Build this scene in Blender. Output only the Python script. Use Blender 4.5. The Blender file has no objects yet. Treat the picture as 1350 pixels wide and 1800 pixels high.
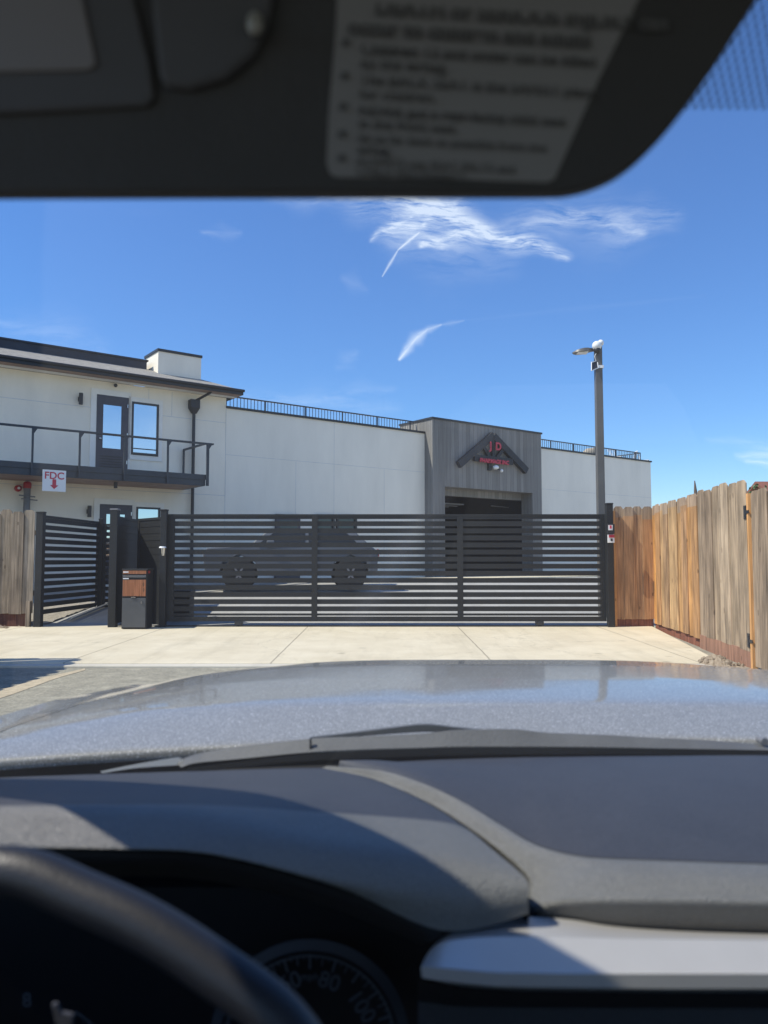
import bpy, bmesh, math, random
from mathutils import Vector, Matrix
R = math.radians
random.seed(7)
C = bpy.context.scene.collection
S = bpy.context.scene

# ------------------------------------------------------------------ camera
F = 1352.0; TH = R(3.6); EYE = 1.3
cam_d = bpy.data.cameras.new('camera')
cam = bpy.data.objects.new('camera', cam_d); C.objects.link(cam)
cam_d.sensor_fit = 'HORIZONTAL'; cam_d.sensor_width = 27.0; cam_d.lens = 27.0 * F / 1350.0
cam.location = (0, 0, EYE); cam.rotation_euler = (R(90) + TH, 0, 0)
cam_d.clip_start = 0.02; cam_d.clip_end = 3000
cam_d.dof.use_dof = True; cam_d.dof.focus_distance = 14.0; cam_d.dof.aperture_fstop = 5.2
S.camera = cam

# ------------------------------------------------------------------ light
SUN_EL = 52.5; SX, SY = -0.964, -0.266
SUN_STRENGTH = 3.0; SKY_STRENGTH = 0.100; EXPOSURE = 0.83
sund = bpy.data.lights.new('sun', 'SUN'); sund.energy = SUN_STRENGTH; sund.angle = R(0.55); sund.color = (1, .94, .83)
sun = bpy.data.objects.new('sun', sund); C.objects.link(sun)
sv = Vector((SX * math.cos(R(SUN_EL)), SY * math.cos(R(SUN_EL)), math.sin(R(SUN_EL))))
sun.rotation_euler = sv.to_track_quat('Z', 'Y').to_euler()
sun.location = (-20, -10, 40)
S.view_settings.view_transform = 'Standard'; S.view_settings.look = 'None'
S.view_settings.exposure = EXPOSURE; S.view_settings.gamma = 1
S.cycles.max_bounces = 8; S.cycles.transparent_max_bounces = 24
S.cycles.caustics_reflective = False; S.cycles.caustics_refractive = False


def ray(x, y):
    u = (x - 675) / F; v = (900 - y) / F
    return Vector((u, math.cos(TH) - v * math.sin(TH), math.sin(TH) + v * math.cos(TH)))


def P(x, y, Y):
    """the world point seen at photo pixel x, y that lies Y metres ahead"""
    d = ray(x, y); t = Y / d.y
    return Vector((d.x * t, Y, EYE + d.z * t))


# ------------------------------------------------------------------ world: Nishita sky and cirrus
w = bpy.data.worlds.new('World'); S.world = w; w.use_nodes = True
nt = w.node_tree; N = nt.nodes; L = nt.links; N.clear()


def mth(nt, op, a, b=None, c=None, clamp=False):
    n = nt.nodes.new('ShaderNodeMath'); n.operation = op; n.use_clamp = clamp
    for i, v in enumerate((a, b, c)):
        if v is None: continue
        if isinstance(v, (int, float)): n.inputs[i].default_value = v
        else: nt.links.new(v, n.inputs[i])
    return n.outputs[0]


def mixc(nt, f, a, b, mode='MIX'):
    n = nt.nodes.new('ShaderNodeMix'); n.data_type = 'RGBA'; n.blend_type = mode
    for i, v in ((0, f), (6, a), (7, b)):
        if isinstance(v, (int, float)): n.inputs[i].default_value = v
        elif isinstance(v, tuple): n.inputs[i].default_value = (v + (1,))[:4]
        else: nt.links.new(v, n.inputs[i])
    return n.outputs[2]


g = bpy.data.node_groups.new('cloud_wisp', 'ShaderNodeTree')
g.interface.new_socket('P', in_out='INPUT', socket_type='NodeSocketVector')
g.interface.new_socket('A', in_out='INPUT', socket_type='NodeSocketVector')
g.interface.new_socket('B', in_out='INPUT', socket_type='NodeSocketVector')
g.interface.new_socket('W', in_out='INPUT', socket_type='NodeSocketFloat')
g.interface.new_socket('I', in_out='INPUT', socket_type='NodeSocketFloat')
g.interface.new_socket('Out', in_out='OUTPUT', socket_type='NodeSocketFloat')
gi = g.nodes.new('NodeGroupInput'); go = g.nodes.new('NodeGroupOutput')


def vm(nt, op, a, b=None, s=None):
    n = nt.nodes.new('ShaderNodeVectorMath'); n.operation = op
    for i, v in enumerate((a, b)):
        if v is None: continue
        if isinstance(v, tuple): n.inputs[i].default_value = v
        else: nt.links.new(v, n.inputs[i])
    if s is not None:
        if isinstance(s, (int, float)): n.inputs['Scale'].default_value = s
        else: nt.links.new(s, n.inputs['Scale'])
    return n.outputs['Value'] if op in ('DOT_PRODUCT', 'LENGTH') else n.outputs[0]


pa = vm(g, 'SUBTRACT', gi.outputs['P'], gi.outputs['A']); ba = vm(g, 'SUBTRACT', gi.outputs['B'], gi.outputs['A'])
hh = mth(g, 'DIVIDE', vm(g, 'DOT_PRODUCT', pa, ba), vm(g, 'DOT_PRODUCT', ba, ba), clamp=True)
dist = vm(g, 'LENGTH', vm(g, 'SUBTRACT', pa, vm(g, 'SCALE', ba, None, hh)))
taper = mth(g, 'MULTIPLY', mth(g, 'SUBTRACT', 1.15, mth(g, 'ABSOLUTE', mth(g, 'SUBTRACT', mth(g, 'MULTIPLY', hh, 2), 1))), 1.0)
ww = mth(g, 'MULTIPLY', gi.outputs['W'], mth(g, 'ADD', mth(g, 'MULTIPLY', taper, .7), .25))
q = mth(g, 'SUBTRACT', 1.0, mth(g, 'DIVIDE', dist, ww), clamp=True)
q = mth(g, 'MULTIPLY', mth(g, 'MULTIPLY', q, q), gi.outputs['I'])
g.links.new(q, go.inputs['Out'])

tc = N.new('ShaderNodeTexCoord')
nrm = vm(nt, 'NORMALIZE', tc.outputs['Generated'])
sep = N.new('ShaderNodeSeparateXYZ'); L.new(nrm, sep.inputs[0])
ysafe = mth(nt, 'MAXIMUM', sep.outputs[1], .05)
cu = mth(nt, 'DIVIDE', sep.outputs[0], ysafe); cv = mth(nt, 'DIVIDE', sep.outputs[2], ysafe)
comb = N.new('ShaderNodeCombineXYZ'); L.new(cu, comb.inputs[0]); L.new(cv, comb.inputs[1])
n1 = N.new('ShaderNodeTexNoise'); n1.inputs['Scale'].default_value = 9; n1.inputs['Detail'].default_value = 7
L.new(comb.outputs[0], n1.inputs['Vector'])
off = vm(nt, 'SCALE', vm(nt, 'SUBTRACT', n1.outputs['Color'], (.5, .5, .5)), None, .045)
sepo = N.new('ShaderNodeSeparateXYZ'); L.new(off, sepo.inputs[0])
cb2 = N.new('ShaderNodeCombineXYZ'); L.new(sepo.outputs[0], cb2.inputs[0]); L.new(sepo.outputs[1], cb2.inputs[1])
wp = vm(nt, 'ADD', comb.outputs[0], cb2.outputs[0])
wp2 = vm(nt, 'ADD', comb.outputs[0], vm(nt, 'SCALE', cb2.outputs[0], None, .12))


def uv(x, y):
    d = ray(x, y); return (d.x / d.y, d.z / d.y, 0)


acc = None; accs = None
for (x1, y1, x2, y2, wd, inten, straight) in [
        (640, 335, 800, 365, 66, .95, 0), (700, 345, 860, 400, 40, .8, 0), (640, 380, 900, 420, 70, .3, 0), (690, 340, 800, 395, 16, 1.1, 0), (760, 375, 905, 420, 14, 1.2, 0), (880, 410, 985, 446, 12, 1.3, 0), (820, 340, 740, 400, 12, .8, 0), (735, 440, 850, 398, 11, 1.2, 0), (655, 430, 720, 388, 9, 1.1, 0), (900, 380, 1180, 400, 60, .25, 0), (840, 395, 985, 440, 24, .95, 0), (870, 425, 960, 440, 12, .6, 0),
        (660, 425, 740, 405, 20, .7, 0), (735, 435, 880, 408, 20, .85, 0), (690, 385, 770, 440, 26, .55, 0),
        (560, 345, 700, 350, 34, .45, 0), (470, 345, 600, 350, 20, .35, 0), (930, 395, 1020, 368, 22, .55, 0),
        (1000, 368, 1130, 408, 26, .62, 0), (1090, 375, 1200, 380, 34, .28, 0), (360, 410, 425, 402, 14, .25, 0),
        (690, 440, 900, 470, 50, .16, 0), (590, 650, 625, 630, 16, .2, 0), (600, 485, 640, 500, 16, .15, 0),
        (702, 632, 735, 590, 9, 1.1, 1), (712, 612, 752, 578, 12, .9, 1), (735, 586, 775, 570, 7, .7, 1), (770, 571, 815, 563, 5, .25, 1),
        (672, 486, 700, 440, 3.5, .75, 1), (700, 440, 736, 410, 3.5, .85, 1), (820, 562, 1240, 520, 6, .035, 1),
        (1290, 803, 1420, 795, 14, .8, 0), (1310, 812, 1420, 825, 12, .7, 0), (1240, 778, 1400, 778, 10, .3, 0),
        (0, 560, 180, 610, 40, .22, 0), (400, 690, 700, 720, 26, .16, 0), (430, 700, 560, 706, 14, .16, 0), (570, 700, 690, 685, 14, .2, 0)]:
    gn = N.new('ShaderNodeGroup'); gn.node_tree = g
    L.new(wp2 if straight else wp, gn.inputs['P'])
    gn.inputs['A'].default_value = uv(x1, y1); gn.inputs['B'].default_value = uv(x2, y2)
    gn.inputs['W'].default_value = wd / F * (1.7 if straight else 2.1); gn.inputs['I'].default_value = inten
    if straight: accs = gn.outputs[0] if accs is None else mth(nt, 'MAXIMUM', accs, gn.outputs[0])
    else: acc = gn.outputs[0] if acc is None else mth(nt, 'ADD', acc, gn.outputs[0])
mp = N.new('ShaderNodeMapping'); mp.inputs['Rotation'].default_value = (0, 0, R(26)); mp.inputs['Scale'].default_value = (11, 60, 1)
L.new(wp, mp.inputs[0])
n2 = N.new('ShaderNodeTexNoise'); n2.inputs['Scale'].default_value = 1; n2.inputs['Detail'].default_value = 9; n2.inputs['Roughness'].default_value = .68; L.new(mp.outputs[0], n2.inputs['Vector'])
fib = mth(nt, 'ADD', mth(nt, 'MULTIPLY', n2.outputs['Fac'], 4.6), -1.65, clamp=True)
fwd = mth(nt, 'GREATER_THAN', sep.outputs[1], .06)
cl = mth(nt, 'MULTIPLY', mth(nt, 'ADD', mth(nt, 'MULTIPLY', acc, fib), mth(nt, 'MULTIPLY', accs, mth(nt, 'ADD', mth(nt, 'MULTIPLY', fib, .4), 1.0))), fwd)
# broken cloud on the other side of the sky (seen in the window glass)
n3 = N.new('ShaderNodeTexNoise'); n3.inputs['Scale'].default_value = 2.6; n3.inputs['Detail'].default_value = 6; L.new(nrm, n3.inputs['Vector'])
bk = mth(nt, 'MULTIPLY', mth(nt, 'SUBTRACT', n3.outputs['Fac'], .5), 5.0, clamp=True)
bk = mth(nt, 'MULTIPLY', bk, mth(nt, 'MULTIPLY', mth(nt, 'SUBTRACT', -.02, sep.outputs[1]), 4.0, clamp=True))
cl = mth(nt, 'MULTIPLY', mth(nt, 'MAXIMUM', mth(nt, 'MINIMUM', mth(nt, 'MULTIPLY', cl, .36), .52), mth(nt, 'MULTIPLY', bk, .6)), 1.0, clamp=True)
sky = N.new('ShaderNodeTexSky'); sky.sky_type = 'NISHITA'; sky.sun_disc = False
sky.sun_elevation = R(SUN_EL); sky.sun_rotation = math.atan2(SX, SY)
sky.altitude = 0; sky.air_density = 1.0; sky.dust_density = 0.05; sky.ozone_density = 3.5
lowf = mth(nt, 'POWER', mth(nt, 'SUBTRACT', 1.0, mth(nt, 'MULTIPLY', sep.outputs[2], 1.9), clamp=True), 1.6)
skt = mixc(nt, 1.0, sky.outputs[0], mixc(nt, lowf, (1.20, 1.06, 1.12), (.72, .80, .92)), 'MULTIPLY')
hsv = N.new('ShaderNodeHueSaturation'); hsv.inputs['Saturation'].default_value = 1.25; L.new(skt, hsv.inputs['Color'])
CLOUD = 8.0
col = mixc(nt, cl, hsv.outputs[0], (CLOUD * .93, CLOUD * .97, CLOUD))
bg = N.new('ShaderNodeBackground'); bg.inputs['Strength'].default_value = SKY_STRENGTH; L.new(col, bg.inputs['Color'])
wo = N.new('ShaderNodeOutputWorld'); L.new(bg.outputs[0], wo.inputs[0])


# ------------------------------------------------------------------ materials
def mat(name, col, rough=.6, metal=0, var=.12, scale=3, bump=0, bscale=60, col2=None, stretch=(1, 1, 1), coat=0, spec=.5, island=0, emit=None):
    m = bpy.data.materials.new(name); m.use_nodes = True; t = m.node_tree
    b = t.nodes['Principled BSDF']
    tcn = t.nodes.new('ShaderNodeTexCoord'); mpn = t.nodes.new('ShaderNodeMapping'); mpn.inputs['Scale'].default_value = stretch
    t.links.new(tcn.outputs['Object'], mpn.inputs[0])
    nn = t.nodes.new('ShaderNodeTexNoise'); nn.inputs['Scale'].default_value = scale; nn.inputs['Detail'].default_value = 8; nn.inputs['Roughness'].default_value = .6
    t.links.new(mpn.outputs[0], nn.inputs['Vector'])
    f = mth(t, 'ADD', mth(t, 'MULTIPLY', mth(t, 'SUBTRACT', nn.outputs['Fac'], .5), 2.4), .5, clamp=True)
    lo = tuple(c * (1 - var) for c in col) if col2 is None else col
    hi = tuple(min(1, c * (1 + var)) for c in col) if col2 is None else col2
    cc = mixc(t, f, lo, hi)
    if island:
        ge = t.nodes.new('ShaderNodeNewGeometry')
        v = mth(t, 'ADD', mth(t, 'MULTIPLY', ge.outputs['Random Per Island'], island * 2), 1 - island)
        cx = t.nodes.new('ShaderNodeCombineXYZ')
        for i in range(3): t.links.new(v, cx.inputs[i])
        cc = mixc(t, 1.0, cc, cx.outputs[0], 'MULTIPLY')
    t.links.new(cc, b.inputs['Base Color'])
    b.inputs['Roughness'].default_value = rough; b.inputs['Metallic'].default_value = metal
    b.inputs['Specular IOR Level'].default_value = spec
    b.inputs['Coat Weight'].default_value = coat; b.inputs['Coat Roughness'].default_value = .04
    if bump:
        n4 = t.nodes.new('ShaderNodeTexNoise'); n4.inputs['Scale'].default_value = bscale; n4.inputs['Detail'].default_value = 4
        t.links.new(mpn.outputs[0], n4.inputs['Vector'])
        bp = t.nodes.new('ShaderNodeBump'); bp.inputs['Strength'].default_value = bump; bp.inputs['Distance'].default_value = .02
        t.links.new(n4.outputs['Fac'], bp.inputs['Height']); t.links.new(bp.outputs[0], b.inputs['Normal'])
    if emit:
        b.inputs['Emission Color'].default_value = tuple(emit) + (1,); b.inputs['Emission Strength'].default_value = 1
    return m


def ramp(t, fac, stops):
    r = t.nodes.new('ShaderNodeValToRGB'); e = r.color_ramp.elements
    while len(e) < len(stops): e.new(.5)
    for i, (p, c) in enumerate(stops): e[i].position = p; e[i].color = tuple(c) + (1,)
    t.links.new(fac, r.inputs[0]); return r.outputs[0]


def wood_mat(name, stops, topgrey=None, rough=.85, blotch=.35):
    """sawn pickets: own tone per board, long grain, blotches, knots; optional weathered band near the top"""
    m = bpy.data.materials.new(name); m.use_nodes = True; t = m.node_tree; b = t.nodes['Principled BSDF']
    ge = t.nodes.new('ShaderNodeNewGeometry'); tcn = t.nodes.new('ShaderNodeTexCoord')
    rnd = ge.outputs['Random Per Island']
    base = ramp(t, rnd, stops)
    mpn = t.nodes.new('ShaderNodeMapping'); mpn.inputs['Scale'].default_value = (38, 38, 1.3); t.links.new(tcn.outputs['Object'], mpn.inputs[0])
    sh = t.nodes.new('ShaderNodeCombineXYZ'); t.links.new(mth(t, 'MULTIPLY', rnd, 37), sh.inputs[2]); t.links.new(sh.outputs[0], mpn.inputs['Location'])
    n = t.nodes.new('ShaderNodeTexNoise'); n.inputs['Scale'].default_value = 1; n.inputs['Detail'].default_value = 7; t.links.new(mpn.outputs[0], n.inputs['Vector'])
    grain = mth(t, 'ADD', mth(t, 'MULTIPLY', n.outputs['Fac'], 1.9), .05)
    mp3 = t.nodes.new('ShaderNodeMapping'); mp3.inputs['Scale'].default_value = (5, 5, 1.6); t.links.new(tcn.outputs['Object'], mp3.inputs[0])
    t.links.new(sh.outputs[0], mp3.inputs['Location'])
    nb = t.nodes.new('ShaderNodeTexNoise'); nb.inputs['Scale'].default_value = 1; nb.inputs['Detail'].default_value = 4; t.links.new(mp3.outputs[0], nb.inputs['Vector'])
    bl = mth(t, 'ADD', mth(t, 'MULTIPLY', mth(t, 'SUBTRACT', nb.outputs['Fac'], .5), blotch * 4), 1)
    k = mth(t, 'MULTIPLY', grain, bl)
    cx = t.nodes.new('ShaderNodeCombineXYZ')
    for i in range(3): t.links.new(k, cx.inputs[i])
    cc = mixc(t, 1, base, cx.outputs[0], 'MULTIPLY')
    if topgrey:
        sp = t.nodes.new('ShaderNodeSeparateXYZ'); t.links.new(tcn.outputs['Object'], sp.inputs[0])
        f = mth(t, 'MULTIPLY', mth(t, 'SUBTRACT', sp.outputs[2], mth(t, 'ADD', topgrey[0], mth(t, 'MULTIPLY', mth(t, 'SUBTRACT', rnd, .5), .16))), 60, clamp=True)
        cc = mixc(t, mth(t, 'MULTIPLY', f, .75), cc, mixc(t, 1, topgrey[1], cx.outputs[0], 'MULTIPLY'))
    kn = t.nodes.new('ShaderNodeTexVoronoi'); kn.inputs['Scale'].default_value = 1
    mp4 = t.nodes.new('ShaderNodeMapping'); mp4.inputs['Scale'].default_value = (6, 6, 2.4); t.links.new(tcn.outputs['Object'], mp4.inputs[0]); t.links.new(mp4.outputs[0], kn.inputs['Vector'])
    kf = mth(t, 'LESS_THAN', kn.outputs['Distance'], .1)
    cc = mixc(t, mth(t, 'MULTIPLY', kf, .6), cc, (.08, .05, .03))
    t.links.new(cc, b.inputs['Base Color']); b.inputs['Roughness'].default_value = rough; b.inputs['Specular IOR Level'].default_value = .25
    bp = t.nodes.new('ShaderNodeBump'); bp.inputs['Strength'].default_value = .5; bp.inputs['Distance'].default_value = .01
    t.links.new(n.outputs['Fac'], bp.inputs['Height']); t.links.new(bp.outputs[0], b.inputs['Normal'])
    return m


M = {}
M['stucco'] = mat('stucco', (.87, .80, .68), .9, var=.075, scale=1.3, bump=.25, bscale=45, stretch=(1, 1, .35))
M['stucco_panel'] = mat('stucco_panel', (.87, .81, .70), .9, var=.065, scale=1.1, bump=.2, bscale=45, stretch=(1, 1, .3))
M['trim_light'] = mat('trim_light', (.84, .81, .75), .8, var=.05, scale=4)
M['joint'] = mat('joint', (.62, .62, .61), .9)
M['black_metal'] = mat('black_metal', (.022, .024, .028), .42, var=.25, scale=3, bump=.05)
M['gate_metal'] = mat('gate_metal', (.009, .010, .0105), .6, var=.35, scale=1.6, bump=.08, bscale=30, stretch=(.4, 1, 2))
M['balcony_metal'] = mat('balcony_metal', (.035, .042, .052), .5, var=.15, scale=3)
M['fascia'] = mat('fascia', (.022, .024, .027), .5, var=.2)
M['roof_dark'] = mat('roof_dark', (.03, .035, .05), .6, var=.15)
M['soffit_wood'] = mat('soffit_wood', (.33, .22, .165), .7, var=.25, scale=3, stretch=(1, 1, 1))
M['door_dark'] = mat('door_dark', (.045, .045, .062), .45, var=.12)
M['steel'] = mat('steel', (.6, .6, .6), .25, 1, var=.1)
M['glass_dark'] = mat('glass_dark', (.05, .08, .10), .03, 0, var=.02, spec=1.0, coat=1)
M['glass_dark'].node_tree.nodes['Principled BSDF'].inputs['Metallic'].default_value = .55
M['glass_dark'].node_tree.nodes['Principled BSDF'].inputs['IOR'].default_value = 2.2
_b = M['glass_dark'].node_tree.nodes['Principled BSDF']
for l in list(_b.inputs['Base Color'].links): M['glass_dark'].node_tree.links.remove(l)
_b.inputs['Base Color'].default_value = (.62, .72, .78, 1); _b.inputs['Metallic'].default_value = .85
M['black_void'] = mat('black_void', (.012, .012, .014), .9)
M['truss'] = mat('truss', (.014, .015, .019), .6, var=.2)
M['red_letter'] = mat('red_letter', (.55, .035, .07), .5, var=.08)
M['white_plastic'] = mat('white_plastic', (.8, .8, .8), .35, var=.03)
M['grey_plastic'] = mat('grey_plastic', (.18, .18, .19), .5)
M['red_paint'] = mat('red_paint', (.4, .03, .03), .4)
M['pole_grey'] = mat('pole_grey', (.115, .108, .10), .45, var=.15, scale=2)
M['kick'] = wood_mat('kick_board', [(0, (.20, .075, .045)), (1, (.26, .105, .065))], blotch=.15)
M['kick_tan'] = wood_mat('kick_board_tan', [(0, (.30, .16, .105)), (1, (.33, .18, .12))], blotch=.1)
M['picket_ochre'] = wood_mat('picket_ochre', [(0, (.42, .17, .05)), (.2, (.44, .27, .12)), (.4, (.27, .17, .10)), (.6, (.55, .27, .08)), (.8, (.35, .20, .10)), (1, (.46, .30, .15))], topgrey=(2.17, (.36, .28, .21)), blotch=.5)
M['picket_brown'] = wood_mat('picket_brown', [(0, (.40, .21, .095)), (1, (.46, .28, .15))], topgrey=(2.13, (.32, .26, .19)), blotch=.25)
M['picket_grey'] = wood_mat('picket_grey', [(0, (.31, .225, .145)), (.35, (.40, .305, .21)), (.7, (.24, .175, .12)), (1, (.34, .255, .17))], blotch=.45)
M['picket_left'] = wood_mat('picket_left', [(0, (.30, .24, .17)), (.5, (.23, .18, .13)), (1, (.36, .30, .23))], blotch=.4)
M['orange_wood'] = wood_mat('orange_wood', [(0, (.62, .33, .13)), (1, (.62, .33, .13))], blotch=.12)
M['pelican_brown'] = wood_mat('parcel_wood', [(0, (.32, .13, .065)), (1, (.34, .145, .07))], blotch=.08)
M['leaf'] = mat('leaf', (.045, .10, .025), .6, var=.4, scale=8)
M['bark'] = mat('bark', (.12, .09, .07), .9, var=.3, scale=12)
M['roof_tile'] = mat('roof_tile', (.22, .08, .05), .8, var=.2, scale=10)
M['dirt'] = mat('dirt', (.25, .19, .13), 1, col2=(.36, .29, .21), scale=12, bump=.6, bscale=30)
M['gravel'] = mat('gravel', (.35, .31, .25), 1, var=.4, scale=30, bump=.8, bscale=60)
M['tyre'] = mat('tyre', (.012, .012, .012), .85)
M['suv_paint'] = mat('suv_paint', (.10, .11, .125), .5, coat=.15, var=.05)
M['beige'] = mat('beige', (.42, .36, .27), .9)
M['orange_paint'] = mat('orange_paint', (.6, .25, .07), .6)


def shingle_mat():
    m = mat('shingles', (.20, .185, .16), .95, var=.3, scale=6, bump=.5, bscale=30)
    t = m.node_tree; b = t.nodes['Principled BSDF']
    br = t.nodes.new('ShaderNodeTexBrick'); br.inputs['Scale'].default_value = 3.2
    br.inputs['Color1'].default_value = (.42, .39, .34, 1); br.inputs['Color2'].default_value = (.28, .26, .23, 1); br.inputs['Mortar'].default_value = (.16, .15, .14, 1)
    br.inputs['Mortar Size'].default_value = .03
    tcn = t.nodes['Texture Coordinate']; mpn = t.nodes.new('ShaderNodeMapping'); mpn.inputs['Rotation'].default_value = (0, 0, R(-36.7)); mpn.inputs['Scale'].default_value = (1, 1.9, 1)
    t.links.new(tcn.outputs['Object'], mpn.inputs[0]); t.links.new(mpn.outputs[0], br.inputs['Vector'])
    t.links.new(br.outputs['Color'], b.inputs['Base Color']); return m


M['shingles'] = shingle_mat()


def plank_mat():
    """grey stained vertical boards of the entrance block: board width .2 m along the wall"""
    m = bpy.data.materials.new('grey_boards'); m.use_nodes = True; t = m.node_tree; b = t.nodes['Principled BSDF']
    tcn = t.nodes.new('ShaderNodeTexCoord'); sp = t.nodes.new('ShaderNodeSeparateXYZ')
    mpn = t.nodes.new('ShaderNodeMapping'); mpn.inputs['Rotation'].default_value = (0, 0, R(-36.7)); t.links.new(tcn.outputs['Object'], mpn.inputs[0]); t.links.new(mpn.outputs[0], sp.inputs[0])
    s = mth(t, 'ADD', mth(t, 'MULTIPLY', sp.outputs[0], 5.0), mth(t, 'MULTIPLY', sp.outputs[1], 5.0))
    fl = mth(t, 'FLOOR', s); wn = t.nodes.new('ShaderNodeTexWhiteNoise'); wn.noise_dimensions = '1D'; t.links.new(fl, wn.inputs['W'])
    fr = mth(t, 'FRACT', s); gap = mth(t, 'LESS_THAN', fr, .06)
    base = ramp(t, wn.outputs['Value'], [(0, (.185, .175, .16)), (.5, (.22, .21, .195)), (1, (.26, .245, .225))])
    mp2 = t.nodes.new('ShaderNodeMapping'); mp2.inputs['Scale'].default_value = (22, 22, 1.1); t.links.new(tcn.outputs['Object'], mp2.inputs[0])
    n = t.nodes.new('ShaderNodeTexNoise'); n.inputs['Detail'].default_value = 6; n.inputs['Scale'].default_value = 1; t.links.new(mp2.outputs[0], n.inputs['Vector'])
    k = mth(t, 'ADD', mth(t, 'MULTIPLY', n.outputs['Fac'], .7), .65); cx = t.nodes.new('ShaderNodeCombineXYZ')
    for i in range(3): t.links.new(k, cx.inputs[i])
    cc = mixc(t, 1, base, cx.outputs[0], 'MULTIPLY'); cc = mixc(t, mth(t, 'MULTIPLY', gap, .6), cc, (.05, .045, .04))
    t.links.new(cc, b.inputs['Base Color']); b.inputs['Roughness'].default_value = .85; return m


M['boards'] = plank_mat()


def asphalt_mat():
    m = bpy.data.materials.new('asphalt'); m.use_nodes = True; t = m.node_tree; b = t.nodes['Principled BSDF']
    tcn = t.nodes.new('ShaderNodeTexCoord')
    a = t.nodes.new('ShaderNodeTexNoise'); a.inputs['Scale'].default_value = 45; a.inputs['Detail'].default_value = 2; t.links.new(tcn.outputs['Object'], a.inputs['Vector'])
    c = t.nodes.new('ShaderNodeTexNoise'); c.inputs['Scale'].default_value = 3.2; c.inputs['Detail'].default_value = 9; c.inputs['Roughness'].default_value = .7; t.links.new(tcn.outputs['Object'], c.inputs['Vector'])
    f = mth(t, 'ADD', mth(t, 'MULTIPLY', a.outputs['Fac'], .8), mth(t, 'MULTIPLY', mth(t, 'SUBTRACT', c.outputs['Fac'], .35), .9), clamp=True)
    cc = ramp(t, f, [(.2, (.14, .125, .095)), (.45, (.25, .23, .175)), (.7, (.36, .33, .25)), (.9, (.50, .45, .33))])
    t.links.new(cc, b.inputs['Base Color']); b.inputs['Roughness'].default_value = .95
    bp = t.nodes.new('ShaderNodeBump'); bp.inputs['Strength'].default_value = .6; bp.inputs['Distance'].default_value = .01
    t.links.new(a.outputs['Fac'], bp.inputs['Height']); t.links.new(bp.outputs[0], b.inputs['Normal']); return m


def concrete_mat(name, lo, hi, joints=()):
    m = bpy.data.materials.new(name); m.use_nodes = True; t = m.node_tree; b = t.nodes['Principled BSDF']
    tcn = t.nodes.new('ShaderNodeTexCoord')
    c = t.nodes.new('ShaderNodeTexNoise'); c.inputs['Scale'].default_value = 1.1; c.inputs['Detail'].default_value = 9; c.inputs['Roughness'].default_value = .65; t.links.new(tcn.outputs['Object'], c.inputs['Vector'])
    f = mth(t, 'ADD', mth(t, 'MULTIPLY', mth(t, 'SUBTRACT', c.outputs['Fac'], .5), 2.2), .5, clamp=True)
    cc = mixc(t, f, lo, hi)
    st = t.nodes.new('ShaderNodeTexNoise'); st.inputs['Scale'].default_value = 3.3; st.inputs['Detail'].default_value = 5; t.links.new(tcn.outputs['Object'], st.inputs['Vector'])
    sf = mth(t, 'MULTIPLY', mth(t, 'SUBTRACT', st.outputs['Fac'], .62), 5, clamp=True)
    cc = mixc(t, mth(t, 'MULTIPLY', sf, .35), cc, tuple(x * .6 for x in lo))
    sp = t.nodes.new('ShaderNodeSeparateXYZ'); t.links.new(tcn.outputs['Object'], sp.inputs[0])
    wob = mth(t, 'MULTIPLY', mth(t, 'SUBTRACT', st.outputs['Fac'], .5), .03)
    for j in joints:
        d = mth(t, 'ABSOLUTE', mth(t, 'ADD', mth(t, 'SUBTRACT', sp.outputs[0], j), wob))
        cc = mixc(t, mth(t, 'MULTIPLY', mth(t, 'LESS_THAN', d, .012), .55), cc, (.12, .10, .07))
    mpw = t.nodes.new('ShaderNodeMapping'); mpw.inputs['Scale'].default_value = (2.6, .35, 1); t.links.new(tcn.outputs['Object'], mpw.inputs[0])
    sw_ = t.nodes.new('ShaderNodeTexNoise'); sw_.inputs['Scale'].default_value = 1; sw_.inputs['Detail'].default_value = 8; sw_.inputs['Roughness'].default_value = .7; t.links.new(mpw.outputs[0], sw_.inputs['Vector'])
    cc = mixc(t, mth(t, 'MULTIPLY', mth(t, 'MULTIPLY', mth(t, 'SUBTRACT', sw_.outputs['Fac'], .5), 3.5, clamp=True), .42), cc, tuple(x * .55 for x in lo))
    ov = t.nodes.new('ShaderNodeTexVoronoi'); ov.inputs['Scale'].default_value = 1.1; t.links.new(tcn.outputs['Object'], ov.inputs['Vector'])
    od = mth(t, 'ADD', ov.outputs['Distance'], mth(t, 'MULTIPLY', c.outputs['Fac'], .12))
    cc = mixc(t, mth(t, 'MULTIPLY', mth(t, 'MULTIPLY', mth(t, 'SUBTRACT', .15, od), 12, clamp=True), .5), cc, tuple(x * .35 for x in lo))
    # one hairline crack per few metres
    vo = t.nodes.new('ShaderNodeTexVoronoi'); vo.feature = 'DISTANCE_TO_EDGE'; vo.inputs['Scale'].default_value = .28
    add = vm(t, 'ADD', tcn.outputs['Object'], vm(t, 'SCALE', c.outputs['Color'], None, 1.2)); t.links.new(add, vo.inputs['Vector'])
    cr = mth(t, 'LESS_THAN', vo.outputs['Distance'], .0022)
    cc = mixc(t, mth(t, 'MULTIPLY', cr, .35), cc, (.2, .17, .12))
    t.links.new(cc, b.inputs['Base Color']); b.inputs['Roughness'].default_value = .9
    bp = t.nodes.new('ShaderNodeBump'); bp.inputs['Strength'].default_value = .2; bp.inputs['Distance'].default_value = .01
    n = t.nodes.new('ShaderNodeTexNoise'); n.inputs['Scale'].default_value = 60; t.links.new(tcn.outputs['Object'], n.inputs['Vector'])
    t.links.new(n.outputs['Fac'], bp.inputs['Height']); t.links.new(bp.outputs[0], b.inputs['Normal']); return m


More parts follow.
